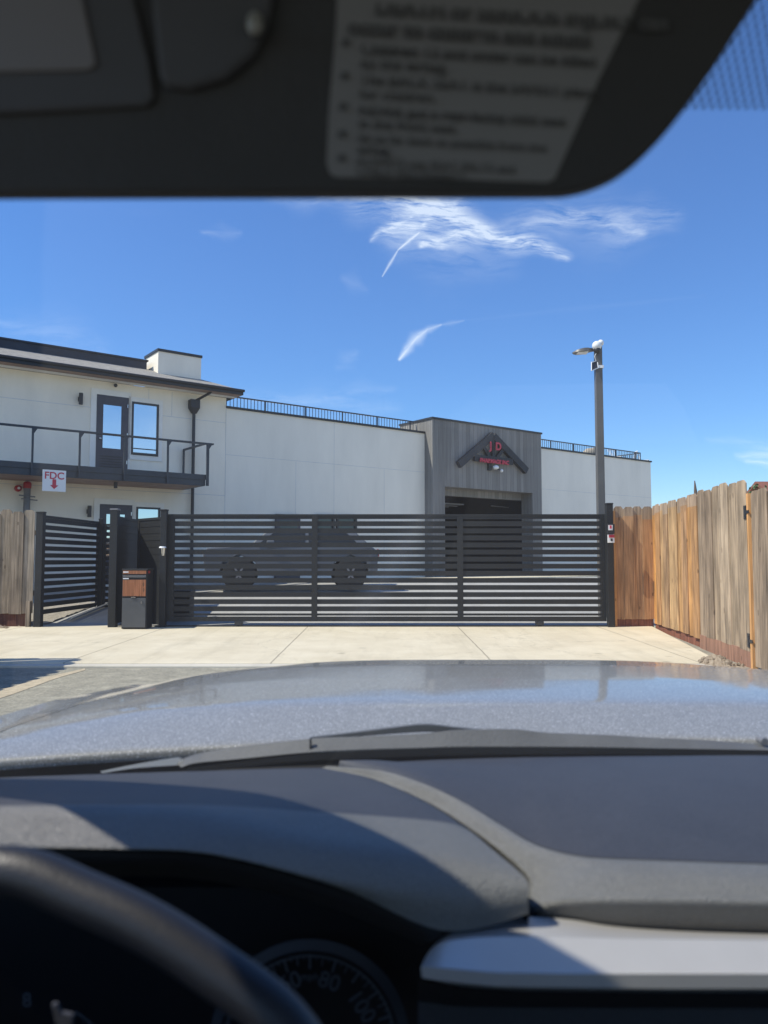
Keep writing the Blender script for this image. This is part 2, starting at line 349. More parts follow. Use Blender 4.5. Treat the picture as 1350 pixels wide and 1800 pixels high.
M['asphalt'] = asphalt_mat()
M['apron'] = concrete_mat('apron_concrete', (.57, .49, .345), (.70, .62, .46), (-7.1, -4.25, -1.5, 1.45, 4.2))
M['lot'] = concrete_mat('lot_paving', (.33, .32, .29), (.42, .40, .36))
M['kerb'] = concrete_mat('kerb_concrete', (.50, .46, .38), (.62, .57, .47))


# ------------------------------------------------------------------ mesh helpers
ORG = {}


def empty(name, loc, label=None, cat=None, group=None):
    o = bpy.data.objects.new(name, None); C.objects.link(o); o.location = loc; o.empty_display_size = .2
    ORG[o] = Vector(loc); tag(o, label, cat, group); return o


def tag(o, label=None, cat=None, group=None, kind=None):
    if label: o['label'] = label
    if cat: o['category'] = cat
    if group: o['group'] = group
    if kind: o['kind'] = kind
    return o


class MB:
    def __init__(s): s.v = []; s.f = []; s.sm = False

    def add(s, vs, fs):
        b = len(s.v); s.v += [Vector(v) for v in vs]; s.f += [tuple(b + i for i in f) for f in fs]; return s

    def box(s, a, b, m=None):
        x0, y0, z0 = a; x1, y1, z1 = b
        vs = [Vector(p) for p in ((x0, y0, z0), (x1, y0, z0), (x1, y1, z0), (x0, y1, z0), (x0, y0, z1), (x1, y0, z1), (x1, y1, z1), (x0, y1, z1))]
        if m: vs = [m(v) if callable(m) else m @ v for v in vs]
        return s.add(vs, [(0, 3, 2, 1), (4, 5, 6, 7), (0, 1, 5, 4), (1, 2, 6, 5), (2, 3, 7, 6), (3, 0, 4, 7)])

    def bar(s, p, q, w_, h_=None, up=Vector((0, 0, 1))):
        p = Vector(p); q = Vector(q); h_ = h_ or w_; d = (q - p).normalized()
        x = d.cross(up)
        if x.length < 1e-4: x = d.cross(Vector((0, 1, 0)))
        x.normalize(); y = x.cross(d)
        vs = [c + x * a * w_ / 2 + y * b * h_ / 2 for c in (p, q) for a, b in ((-1, -1), (1, -1), (1, 1), (-1, 1))]
        return s.add(vs, [(0, 3, 2, 1), (4, 5, 6, 7), (0, 1, 5, 4), (1, 2, 6, 5), (2, 3, 7, 6), (3, 0, 4, 7)])

    def tube(s, pts, r, n=12, closed=False, cap=True):
        pts = [Vector(p) for p in pts]; k = len(pts); rr = r if isinstance(r, (list, tuple)) else [r] * k
        vs = []; prev = None
        for i, p in enumerate(pts):
            a = pts[(i - 1) % k] if (closed or i) else p; b = pts[(i + 1) % k] if (closed or i < k - 1) else p
            d = (b - a).normalized()
            if prev is None:
                up = Vector((0, 0, 1)) if abs(d.z) < .9 else Vector((0, 1, 0)); x = d.cross(up).normalized()
            else:
                x = (prev - d * prev.dot(d)).normalized()
            prev = x; y = d.cross(x)
            for j in range(n):
                t = 2 * math.pi * j / n; vs.append(p + (x * math.cos(t) + y * math.sin(t)) * rr[i])
        fs = []
        for i in range(k if closed else k - 1):
            for j in range(n):
                a = i * n + j; b = i * n + (j + 1) % n; c = ((i + 1) % k) * n + (j + 1) % n; d = ((i + 1) % k) * n + j
                fs.append((a, b, c, d))
        if cap and not closed:
            fs.append(tuple(range(n))[::-1]); fs.append(tuple((k - 1) * n + j for j in range(n)))
        s.sm = True
        return s.add(vs, fs)

    def prism(s, poly, d):
        """closed polygon (3-D points, planar) pushed along the vector d"""
        poly = [Vector(p) for p in poly]; d = Vector(d); n = len(poly)
        return s.add(poly + [p + d for p in poly], [tuple(range(n))[::-1], tuple(range(n, 2 * n))] + [(i, (i + 1) % n, n + (i + 1) % n, n + i) for i in range(n)])

    def grid(s, rows):
        nr = len(rows); nc = len(rows[0])
        return s.add([p for r in rows for p in r], [(i * nc + j, i * nc + j + 1, (i + 1) * nc + j + 1, (i + 1) * nc + j) for i in range(nr - 1) for j in range(nc - 1)])

    def ball(s, c, r, n=12, sc=(1, 1, 1)):
        c = Vector(c); rows = []
        for i in range(n // 2 + 1):
            a = math.pi * i / (n // 2)
            rows.append([c + Vector((r * math.sin(a) * math.cos(2 * math.pi * j / n) * sc[0], r * math.sin(a) * math.sin(2 * math.pi * j / n) * sc[1], r * math.cos(a) * sc[2])) for j in range(n + 1)])
        s.sm = True
        return s.grid(rows)

    def build(s, name, material, parent=None, bevel=0, smooth=None, label=None, solid=0, angle=40):
        o0 = Vector((0, 0, 0))
        if parent is not None: o0 = ORG[parent]
        elif s.v:
            lo = [min(v[i] for v in s.v) for i in range(3)]; hi = [max(v[i] for v in s.v) for i in range(3)]
            o0 = Vector(((lo[0] + hi[0]) / 2, (lo[1] + hi[1]) / 2, lo[2]))
            if getattr(s, 'world', False): o0 = Vector((0, 0, 0))
        me = bpy.data.meshes.new(name); me.from_pydata([v - o0 for v in s.v], [], s.f); me.validate()
        bm = bmesh.new(); bm.from_mesh(me)
        if s.sm: bmesh.ops.remove_doubles(bm, verts=bm.verts, dist=1e-5)
        bmesh.ops.recalc_face_normals(bm, faces=bm.faces); bm.to_mesh(me); bm.free()
        me.materials.append(material)
        o = bpy.data.objects.new(name, me); C.objects.link(o)
        if parent is not None: o.parent = parent
        else: o.location = o0
        ORG[o] = o0
        if smooth if smooth is not None else s.sm:
            me.polygons.foreach_set('use_smooth', [True] * len(me.polygons))
            me.set_sharp_from_angle(angle=R(angle))
        if solid:
            md = o.modifiers.new('solid', 'SOLIDIFY'); md.thickness = solid; md.offset = -1
        if bevel:
            md = o.modifiers.new('bevel', 'BEVEL'); md.width = bevel; md.segments = 2; md.limit_method = 'ANGLE'
        if label: o['label'] = label
        return o


def cat(p0, p1, p2, p3, t):
    return .5 * ((2 * p1) + (-p0 + p2) * t + (2 * p0 - 5 * p1 + 4 * p2 - p3) * t * t + (-p0 + 3 * p1 - 3 * p2 + p3) * t ** 3)


def spline(pts, n):
    pts = [Vector(p) for p in pts]; k = len(pts); out = []
    for i in range(n + 1):
        s_ = i / n * (k - 1); a = min(int(s_), k - 2); t = s_ - a
        out.append(cat(pts[max(a - 1, 0)], pts[a], pts[a + 1], pts[min(a + 2, k - 1)], t))
    return out


def loft(rows, nu=40, per=5):
    """rows: lists of world points; smooth along and across"""
    rs = [spline(r, nu) for r in rows]; k = len(rs); out = []
    for i in range((k - 1) * per + 1):
        s_ = i / per; a = min(int(s_), k - 2); t = s_ - a
        out.append([cat(rs[max(a - 1, 0)][j], rs[a][j], rs[a + 1][j], rs[min(a + 2, k - 1)][j], t) for j in range(nu + 1)])
    return out


def text(s, size, material, name, parent, loc, xdir, updir, depth=.01, align='CENTER', label=None, bold=0):
    cu_ = bpy.data.curves.new(name, 'FONT'); cu_.body = s; cu_.size = size; cu_.extrude = depth; cu_.align_x = align; cu_.align_y = 'CENTER'; cu_.offset = bold
    tmp = bpy.data.objects.new('tmp', cu_); C.objects.link(tmp)
    dg = bpy.context.evaluated_depsgraph_get(); me = bpy.data.meshes.new_from_object(tmp.evaluated_get(dg))
    bpy.data.objects.remove(tmp); bpy.data.curves.remove(cu_)
    x = Vector(xdir).normalized(); y = Vector(updir); y = (y - x * y.dot(x)).normalized(); z = x.cross(y)
    m = Matrix((x, y, z)).transposed().to_4x4(); m.translation = Vector(loc) - ORG[parent]
    me.transform(m); me.materials.clear(); me.materials.append(material)
    o = bpy.data.objects.new(name, me); C.objects.link(o); o.parent = parent; ORG[o] = ORG[parent]
    if label: o['label'] = label
    return o


def smoothstep(a, b, x):
    t = max(0, min(1, (x - a) / (b - a))); return t * t * (3 - 2 * t)


def gz(Y):
    if Y < 15.45: return 0
    return .65 * min(1, (Y - 15.45) / 7.55)


# building frame: t along the facade (away to the right), o out of the facade towards the camera, z up
DX, DY = .802, .598
P0 = Vector((-7.73, 22.0, 0))


def W(t, o, z): return Vector((P0.x + DX * t + DY * o, P0.y + DY * t - DX * o, z))


def wt(x, y, o=0):
    """facade coordinates (t, z) seen at a photo pixel for the plane `o` out of the wall"""
    d = ray(x, y); bx = P0.x + DY * o; by = P0.y - DX * o; u = d.x / d.y
    t = (u * by - bx) / (DX - u * DY); Y = by + DY * t
    return t, EYE + d.z / d.y * Y


def wbox(mb, t0, t1, o0, o1, z0, z1): return mb.box((t0, o0, z0), (t1, o1, z1), lambda v: W(v.x, v.y, v.z))


# ------------------------------------------------------------------ ground
GX = 400
rows = []
for Y, z in ((-60, -.10), (10.0, -.10), (15.45, -.06)):
    rows.append([Vector((x, Y, z)) for x in (-GX, -6.0, GX)])
mb = MB(); mb.world = True; mb.grid(rows); tag(mb.build('road', M['asphalt']), kind='structure')
mb = MB(); mb.world = True
mb.grid([[Vector((x, Y, z)) for x in (-GX, 0, GX)] for Y, z in ((15.46, .0), (23, .65), (60, .66), (1200, .66))])
tag(mb.build('ground', M['lot']), kind='structure')
mb = MB(); mb.world = True      # sloping concrete apron with its rolled lip
AX = [(-12, 10.32), (-4.25, 10.32), (4.2, 10.32), (4.62, 10.9), (5.33, 15.40), (5.33, 15.55), (-12, 15.55)]
mb.prism([(x, y, .0 if y > 12 else -.055) for x, y in AX], (0, 0, -.09))
tag(mb.build('apron', M['apron'], bevel=.02), kind='structure')
mb = MB(); mb.world = True; mb.box((-12, 10.12, -.14), (4.3, 10.318, -.066)); tag(mb.build('gutter', M['kerb'], bevel=.02), kind='structure')
# pale spill of dirt and sand on the road along the shaded edge
mb = MB(); mb.world = True
pts = [P(150, 1158, 10.0), P(100, 1170, 9.4), P(60, 1182, 8.9), P(0, 1204, 8.2), P(-120, 1238, 7.4)]
L_ = []; R_ = []
for i, p in enumerate(pts):
    wv = .10 + .09 * i + random.uniform(-.03, .05)
    L_.append(Vector((p.x - wv * .3, p.y + wv * .8, -.096))); R_.append(Vector((p.x + wv * .4, p.y - wv, -.096)))
mb.grid([spline(L_, 30), spline(R_, 30)]); tag(mb.build('sand_spill', mat('sand', (.46, .38, .26), 1, var=.25, scale=14)), kind='structure')


# ------------------------------------------------------------------ office building (left, two storeys)
TL, TS = -14.0, wt(397, 750)[0]      # left end (out of frame), seam with the low wing
EAVE = 6.44
of = empty('office_building', W(TS - 6, 0, .6), 'two-storey off-white building with black eaves and a balcony, left of the long low hall', 'building')
mb = MB(); wbox(mb, TL, TS, -9, 0, .3, 6.42); wall = mb.build('wall', M['stucco'], of)
def joint(t0, t1, z0, z1, o1, par):
    mb = MB(); wbox(mb, t0, t1, 0, o1, z0, z1); mb.build('wall_joint', M['joint'], par)
for z in (5.62, 3.32): joint(TL, TS - .013, z, z + .016, .004, wall)
for t in (-6.6, wt(300, 650)[0] + .05, wt(262, 650)[0]): joint(t, t + .014, 5.65, 6.38, .0045, wall)
joint(TS - .008, TS + .008, .6, 6.2, .006, wall)
# roof: shingle slope rising from the fascia, dark band, chimney box
mb = MB(); o_e = .6
r0 = [W(TL, o_e, 6.60), W(TS + .25, o_e, 6.60)]
r1 = [W(TL, -.9, 7.19), W(TS + .25 - 1.3, -.9, 7.19)]
mb.add([r0[0], r0[1], r1[1], r1[0], r0[0] - Vector((0, 0, .03)), r0[1] - Vector((0, 0, .03)), W(TS - 1.05, -.9, 7.0), W(TL, -.9, 7.0)],
       [(0, 1, 2, 3), (0, 4, 5, 1), (1, 5, 6, 2), (4, 7, 6, 5)])
hip = [W(TS + .25, o_e, 6.6), W(TS + .25, -9, 6.6), W(TS - 1.05, -9, 7.19), W(TS - 1.05, -.9, 7.19)]
mb.add(hip, [(0, 1, 2, 3)])
roof = mb.build('roof', M['shingles'], of)
mb = MB(); wbox(mb, TL, TS + .25, o_e, o_e + .035, 6.44, 6.615); wbox(mb, TS + .25, TS + .285, -9, o_e + .035, 6.44, 6.615)
mb.build('fascia', M['fascia'], roof, bevel=.01)
mb = MB()   # half-round gutter lip
mb.tube([W(TL, o_e + .06, 6.57), W(TS + .3, o_e + .06, 6.57)], .045, 8); mb.build('gutter_rail', M['fascia'], roof)
mb = MB(); wbox(mb, TL, TS + .24, .32, o_e - .003, 6.425, 6.465); mb.build('soffit', M['soffit_wood'], roof)
mb = MB(); wbox(mb, TL, TS + .24, .0, .319, 6.43, 6.466); mb.build('soffit', M['trim_light'], roof, label='inner off-white strip of the soffit')
tb = wt(258, 640, -.9)[0]
mb = MB(); wbox(mb, TL, tb, -3.2, -.9, 6.9, 7.47); wbox(mb, TL, tb + .04, -3.25, -.86, 7.43, 7.475); mb.build('upper_band', M['roof_dark'], roof)
c0 = wt(278, 640, -.4)[0]; c1 = wt(353.5, 640, -.4)[0]
ch = MB(); wbox(ch, c0, c1, -1.54, -.4, 6.7, 7.71); chim = ch.build('roof_box', M['stucco'], of)
mb = MB(); wbox(mb, c0 - .03, c1 + .03, -1.57, -.37, 7.68, 7.76); mb.build('cap', M['fascia'], chim)


def opening(parent, kind, t0, t1, z0, z1):
    if kind == 'door':
        mb = MB(); wbox(mb, t0 - .16, t0, 0, .03, z0, z1 + .16); wbox(mb, t1, t1 + .06, 0, .03, z0, z1 + .16); wbox(mb, t0, t1, 0, .031, z1, z1 + .16)
        fr = mb.build('door_trim', M['trim_light'], parent)
        mb = MB(); wbox(mb, t0, t1, 0, .045, z0, z1)
        d = mb.build('door', M['door_dark'], parent, bevel=.008)
        wd = t1 - t0; a = t0 + wd * .2; b = t0 + wd * .76
        mb = MB(); wbox(mb, a, b, .045, .052, z0 + .72, z1 - .28); mb.build('pane', M['glass_dark'], d)
        mb = MB(); h = z0 + .1
        while h < z0 + .55: wbox(mb, a - .06, b + .04, .045, .058, h, h + .022); h += .075
        mb.build('louvre', M['fascia'], d)
        mb = MB(); mb.ball(W(t0 + .1, .10, z0 + .98), .035, 10); mb.tube([W(t0 + .1, .045, z0 + .98), W(t0 + .1, .1, z0 + .98)], .014, 8)
        mb.build('handle', M['steel'], d)
        mb = MB(); mb.ball(W(t0 + .1, .06, z0 + 1.12), .026, 10); mb.build('deadbolt', M['steel'], d)
        for hz in (z0 + .3, z0 + 1.1, z1 - .3):
            mb = MB(); mb.tube([W(t1 - .035, .055, hz), W(t1 - .035, .055, hz + .1)], .014, 8); mb.build('hinge', M['steel'], d)
    else:
        mb = MB(); wbox(mb, t0 - .12, t0, 0, .03, z0 - .14, z1 + .14); wbox(mb, t1, t1 + .12, 0, .03, z0 - .14, z1 + .14)
        wbox(mb, t0, t1, 0, .0305, z1, z1 + .14); wbox(mb, t0, t1, 0, .0305, z0 - .14, z0); mb.build('window_trim', M['trim_light'], parent)
        f = .055; mb = MB(); wbox(mb, t0, t0 + f, 0, .05, z0, z1); wbox(mb, t1 - f, t1, 0, .05, z0, z1); wbox(mb, t0 + f, t1 - f, 0, .0495, z0, z0 + f); wbox(mb, t0 + f, t1 - f, 0, .0495, z1 - f, z1)
        wn = mb.build('window', M['black_metal'], parent)
        mb = MB(); wbox(mb, t0 + f, t1 - f, .004, .02, z0 + f, z1 - f); mb.build('pane', M['glass_dark'], wn)
        mb = MB(); wbox(mb, t0 + f, t1 - f, .02, .03, z0 + f + .12, z0 + f + .15); mb.build('sash_bar', M['black_metal'], wn)
    return


DT0, DZ1 = wt(170, 693); DT1 = wt(226, 700)[0]
WT0, WZ1 = wt(231.5, 706); WT1, WZ0 = wt(277, 803)
opening(wall, 'door', DT0, DT1, 3.78, DZ1)
opening(wall, 'window', WT0, WT1, WZ0, WZ1)
lt0, lz1 = wt(175, 886); lt1 = wt(232, 890)[0]
opening(wall, 'door', lt0, lt1, .68, lz1)
lw0, lwz = wt(239, 891); lw1 = wt(281, 895)[0]
opening(wall, 'window', lw0, lw1, 1.2, lwz)

# balcony
bal = empty('balcony', W(0, .8, 3.5)); bal.parent = of; bal.location = ORG[bal] - ORG[of]
# (parts of the balcony are meshes below the building; the balcony frame itself is the parent mesh)
bpy.data.objects.remove(bal)
OB = 1.6; TB = wt(361, 850, OB)[0]; BT = 3.74; BB = 3.43
mb = MB(); wbox(mb, TL, TB, OB - .08, OB, BB, BT); wbox(mb, TB - .08, TB, .002, OB - .08, BB, BT)
wbox(mb, TL, TB + .01, OB, OB + .02, BB + .17, BT + .012)
deck = mb.build('balcony_beam', M['balcony_metal'], of, bevel=.006)
mb = MB(); wbox(mb, TL, TB - .08, .002, OB - .08, BT - .05, BT - .01); mb.build('deck', M['lot'], deck)
mb = MB(); wbox(mb, TL, TB - .082, .002, OB - .082, BB + .0, BB + .03); mb.build('deck_soffit', M['soffit_wood'], deck)
RT = 4.66
mb = MB(); wbox(mb, TL, TB + .22, OB - .06, OB + .06, RT - .035, RT + .01); wbox(mb, TB - .07, TB + .02, .05, OB - .06, RT - .034, RT + .008)
mb.build('handrail', M['balcony_metal'], deck, bevel=.004)
for px in (56, 139, 218, 294, 364):
    t = wt(px, 800, OB)[0]
    mb = MB(); w2 = .045 if px < 360 else .07
    wbox(mb, t - w2 / 2, t + w2 / 2, OB + .021, OB + .075, BB + .0, RT - .035)
    tri = [W(t + w2 / 2, OB + .03, RT - .036), W(t + w2 / 2 + .09, OB + .03, RT - .036), W(t + w2 / 2, OB + .03, RT - .18)]
    mb.prism(tri, W(0, .03, 0) - W(0, 0, 0)); mb.build('baluster_post', M['balcony_metal'], deck)
mb = MB(); wbox(mb, TB - .07, TB - .02, .05, .10, BT, RT - .03); mb.build('baluster_post', M['balcony_metal'], deck)
# downspout with conductor head
td = wt(340, 780, .12)[0]
mb = MB(); mb.tube([W(td, .12, .62), W(td, .12, 5.85)], .05, 10)
ds = mb.build('downspout', M['fascia'], of)
mb = MB()
mb.add([W(td - s1, .12 + s2, z) for z, s in ((5.78, .07), (5.95, .15), (6.2, .15)) for s1, s2 in ((s, s * .8), (-s, s * .8), (-s, -s * .7), (s, -s * .7))],
       [(0, 1, 5, 4), (1, 2, 6, 5), (2, 3, 7, 6), (3, 0, 4, 7), (4, 5, 9, 8), (5, 6, 10, 9), (6, 7, 11, 10), (7, 4, 8, 11), (8, 9, 10, 11), (3, 2, 1, 0)])
mb.build('conductor_head', M['fascia'], ds, bevel=.01)
mb = MB(); mb.tube([W(td, .14, 6.15), W(td + .1, .2, 6.22), W(td + .35, .5, 6.4), W(td + .4, .62, 6.52)], .04, 8); mb.build('elbow', M['fascia'], ds)

# wall things
def wall_lamp(x, y, label):
    t, z = wt(x, y, .1); r = empty('wall_lamp', W(t, .1, z), label, 'wall lamp', 'black wall lamps on the two-storey building')
    mb = MB(); mb.tube([W(t, .12, z - .16), W(t, .12, z + .16)], .055, 12); mb.build('lamp_body', M['fascia'], r, angle=30)
    mb = MB(); wbox(mb, t - .05, t + .05, .002, .07, z - .06, z + .06); mb.build('bracket', M['fascia'], r)
wall_lamp(142, 701, 'black cylinder wall lamp upstairs, left of the balcony door')
wall_lamp(157, 899, 'black cylinder wall lamp at ground level, left of the lower dark door')
t, z = wt(203, 677, .08)
r = empty('dome_camera', W(t, .05, z), 'small dark dome camera on the wall above the balcony door', 'camera')
mb = MB(); mb.tube([W(t, .003, z + .03), W(t, .08, z + .02)], .05, 10); mb.build('mount', M['trim_light'], r)
mb = MB(); mb.ball(W(t, .1, z - .01), .055, 10); mb.build('lens_dome', M['fascia'], r)
t, z = wt(203, 862, 1.2)
r = empty('soffit_light', W(t, 1.2, 3.3), 'small dark downlight hanging under the balcony beside the lower door', 'light')
mb = MB(); mb.tube([W(t, 1.2, 3.26), W(t, 1.2, 3.428)], .05, 10); mb.build('shade', M['fascia'], r)
# FDC sign on the balcony beam
t0, z1 = wt(75, 825, OB + .1); t1, z0 = wt(115.5, 865, OB + .1)
sg = empty('fdc_sign', W((t0 + t1) / 2, OB + .1, z0), 'square white sign with red letters FDC and a red arrow pointing down', 'sign')
mb = MB(); wbox(mb, t0, t1, OB + .09, OB + .1, z0, z1); sgp = mb.build('panel', M['white_plastic'], sg, bevel=.012)
tm = (t0 + t1) / 2
xd = W(1, 0, 0) - W(0, 0, 0)
text('FDC', .25, M['red_letter'], 'lettering', sg, W(tm, OB + .103, z1 - .15), xd, (0, 0, 1), .002, bold=.004)
mb = MB(); zz = z0 + .06
mb.prism([W(tm + a, OB + .1005, zz + b) for a, b in ((0, 0), (.1, .1), (.045, .1), (.045, .25), (-.045, .25), (-.045, .1), (-.1, .1))], W(0, .004, 0) - W(0, 0, 0))
mb.build('arrow', M['red_letter'], sg)
# standpipe and bell
t, z = wt(48, 855, .2)
r = empty('standpipe', W(t, .2, .65), 'dark vertical fire pipe with a red cap on the wall behind the left wooden fence', 'pipe')
mb = MB(); mb.tube([W(t, .2, .6), W(t, .2, z)], .085, 12); mb.build('pipe', M['grey_plastic'], r)
mb = MB(); mb.tube([W(t, .2, z - .05), W(t, .2, z + .08)], .10, 12); mb.ball(W(t, .2, z + .08), .1, 12, (1, 1, .6)); mb.build('cap', M['red_paint'], r)
mb = MB()
for k, zz in enumerate((z - .27, z - .36)): mb.bar(W(t - .22 + k * .06, .3, zz + .02), W(t + .18 + k * .06, .3, zz - .01), .03)
mb.build('valve_handle', M['grey_plastic'], r)
t, z = wt(33, 858, .12)
r = empty('alarm_bell', W(t, .1, z), 'round red alarm bell on the wall left of the fire pipe', 'bell')
mb = MB(); mb.tube([W(t, .003, z), W(t, .09, z), W(t, .12, z)], [.09, .085, .05], 16); mb.build('gong', M['red_paint'], r)
mb = MB(); mb.tube([W(t, .12, z), W(t, .14, z)], .035, 12); mb.build('hub', M['white_plastic'], r)

# ------------------------------------------------------------------ long hall with entrance block
T0 = wt(746, 760)[0]; T1 = wt(951, 760, .46)[0]; TR = wt(1143.5, 812)[0]; PZ = 6.10
TT0 = wt(760, 735, .46)[0]
hall = empty('hall_building', W(12, 0, .6), 'long low off-white hall with a railing along its flat roof, beside the two-storey building', 'building')
mb = MB(); wbox(mb, TS, TT0, -12, 0, .3, PZ); wbox(mb, T1, TR, -12, 0, .3, PZ); wbox(mb, TT0, T1, -12, -9, .3, PZ); hw = mb.build('wall', M['stucco_panel'], hall)
for x in (520, 587, 675):
    t = wt(x, 800)[0]; joint(t, t + .012, .6, PZ - (0 if x == 587 else 1.5), .004, hw)
joint(TS + .01, TT0, 4.62, 4.632, .0045, hw); joint(T1, TR, 4.35, 4.362, .0045, hw)
mb = MB(); wbox(mb, TS, TT0, -.3, .05, PZ, PZ + .07); mb.build('parapet_cap', M['fascia'], hw)
mb = MB(); wbox(mb, T1, TR + .05, -.3, .05, PZ, PZ + .07); wbox(mb, TR - .2, TR + .05, -12, -.3, PZ, PZ + .068); mb.build('parapet_cap', M['fascia'], hw)
mb = MB(); wbox(mb, TS, TR, -11.9, -.3, PZ - .4, PZ - .1); mb.build('flat_roof', M['trim_light'], hall)


def roof_rail(ta, tb, side=False):
    o_ = -.55; zt = 6.62
    mb = MB(); mb.bar(W(ta, o_, zt), W(tb, o_, zt), .05, .04); mb.bar(W(ta, o_, zt - .43), W(tb, o_, zt - .43), .035, .03)
    t = ta
    while t < tb: mb.bar(W(t, o_, zt - .43), W(t, o_, zt), .02); t += .125
    rl = mb.build('roof_railing', M['balcony_metal'], hall)
    t = ta + .1
    while t <= tb:
        mb = MB(); mb.bar(W(t, o_, PZ - .1), W(t, o_, zt), .045); mb.build('railing_post', M['balcony_metal'], rl); t += 1.55
roof_rail(TS + .02, TT0 - .1); roof_rail(T1 + .1, TR - .02)
mb = MB(); mb.bar(W(TR - .02, -.55, 6.62), W(TR - .02, -8, 6.62), .05, .04); mb.bar(W(TR - .02, -.55, 6.19), W(TR - .02, -8, 6.19), .035)
for k in range(60): mb.bar(W(TR - .02, -.55 - k * .125, 6.19), W(TR - .02, -.55 - k * .125, 6.62), .02)
mb.build('roof_railing', M['balcony_metal'], hall)
M['glass_green'] = mat('glass_green', (.055, .085, .085), .15, spec=.35)
# ground floor door and windows of the hall wall, seen over and through the gate
a0, az = wt(483, 903.5); a1 = wt(525, 906)[0]
mb = MB(); wbox(mb, a0, a1, 0, .12, .66, az); hd = mb.build('door', M['door_dark'], hw)
mb = MB(); wbox(mb, a0 + .12, a1 - .12, .12, .125, 1.5, az - .2); mb.build('pane', M['glass_green'], hd)
b0, bz = wt(554, 904); b1 = wt(625, 908)[0]
for k in range(2):
    s0 = b0 + (b1 - b0) * k / 2; s1 = b0 + (b1 - b0) * (k + 1) / 2 - (.1 if k == 0 else 0)
    f = .07; mb = MB(); wbox(mb, s0, s0 + f, 0, .1, 1.4, bz); wbox(mb, s1 - f, s1, 0, .1, 1.4, bz); wbox(mb, s0 + f, s1 - f, 0, .099, bz - f, bz); wbox(mb, s0 + f, s1 - f, 0, .099, 1.4, 1.4 + f)
    wn = mb.build('window', M['black_metal'], hw)
    mb = MB(); wbox(mb, s0 + f, s1 - f, .01, .03, 1.4 + f, bz - f); mb.build('pane', M['glass_green'], wn)

# entrance block (part of the hall)
TZ = 6.60; OP = .46
ol = wt(782, 860, OP)[0]; orr = wt(936, 866, OP)[0]; oz = wt(782, 855, OP)[1]
mb = MB()
wbox(mb, TT0, ol, -.16, OP, .3, TZ); wbox(mb, orr, T1, -.16, OP, .3, TZ); wbox(mb, ol, orr, -.16, OP, oz, TZ)
wbox(mb, TT0, TT0 + .1, -1.5, -.16, .3, TZ); wbox(mb, T1 - .1, T1, -1.5, -.16, .3, TZ); wbox(mb, TT0 + .1, T1 - .1, -1.5, -.16, oz + .35, TZ)
blk = mb.build('entrance_block', M['boards'], hall)
mb = MB(); wbox(mb, TT0 - .04, T1 + .04, OP - .25, OP + .04, TZ, TZ + .07); wbox(mb, TT0 - .04, TT0 + .2, -1.55, OP - .25, TZ, TZ + .0695); wbox(mb, T1 - .2, T1 + .04, -1.55, OP - .25, TZ, TZ + .0695); wbox(mb, TT0 + .2, T1 - .2, -1.55, -1.35, TZ, TZ + .069)
mb.build('block_cap', M['fascia'], blk)
mb = MB(); wbox(mb, TT0 + .12, T1 - .12, -.4, -.165, oz - .27, oz + .3); mb.build('header_beam', M['boards'], blk)
mb = MB()   # dark room inside
wbox(mb, TT0 + .07, T1 - .07, -8.9, -8.8, .5, 4.4); wbox(mb, TT0 + .101, TT0 + .16, -8.79, -.42, .5, 4.39); wbox(mb, T1 - .16, T1 - .101, -8.79, -.42, .5, 4.39); wbox(mb, TT0 + .01, T1 - .01, -8.9, -1.51, 4.401, 4.5); wbox(mb, TT0 + .07, T1 - .07, -8.8, -1.3, .6, .665)
mb.build('interior', M['black_void'], hall)
mb = MB(); wbox(mb, ol + .05, ol + 2.6, -3.4, -1.3, oz - .50, oz - .44)
for k in range(4): wbox(mb, ol + .05, ol + 2.6, -3.4 + k * .55, -3.36 + k * .55, oz - .54, oz - .50)
mb.build('overhead_door', M['grey_plastic'], blk)
mb = MB(); tv = wt(906, 890, -1.3)[0]; mb.bar(W(tv, -1.3, .65), W(tv, -1.3, oz - .5), .05); mb.bar(W(tv, -1.3, oz - .5), W(tv - 1.5, -1.3, oz - .46), .04); mb.build('door_track', M['grey_plastic'], blk)

# truss sign
tr = empty('truss_sign', W(wt(865, 800, .6)[0], .5, 5.2), 'black timber truss emblem with red letters J D on the grey entrance block', 'sign')
OT = .58


def tw(x, y, o=OT): t, z = wt(x, y, o); return W(t, o, z)


ap = tw(866, 766); lf = tw(806, 817); rt = tw(925, 828)
nv = W(0, 1, 0) - W(0, 0, 0)
dep = .16
for (p, q_, wd, nm) in ((ap + Vector((0, 0, .02)), lf, .27, 'rafter'), (ap, rt, .27, 'rafter'), (tw(833, 804.5), tw(900, 812), .25, 'tie_beam'), (tw(866, 770), tw(866.5, 808), .13, 'king_post'),
                    (tw(848, 783), tw(863, 808), .13, 'strut'), (tw(886, 787), tw(869, 810), .13, 'strut')):
    ww_ = dep if nm in ('rafter',) else dep - .03 if nm == 'tie_beam' else dep - .06
    mb = MB(); mb.bar(p, q_, ww_, wd, up=Vector((0, 0, 1))); mb.build(nm, M['truss'], tr)
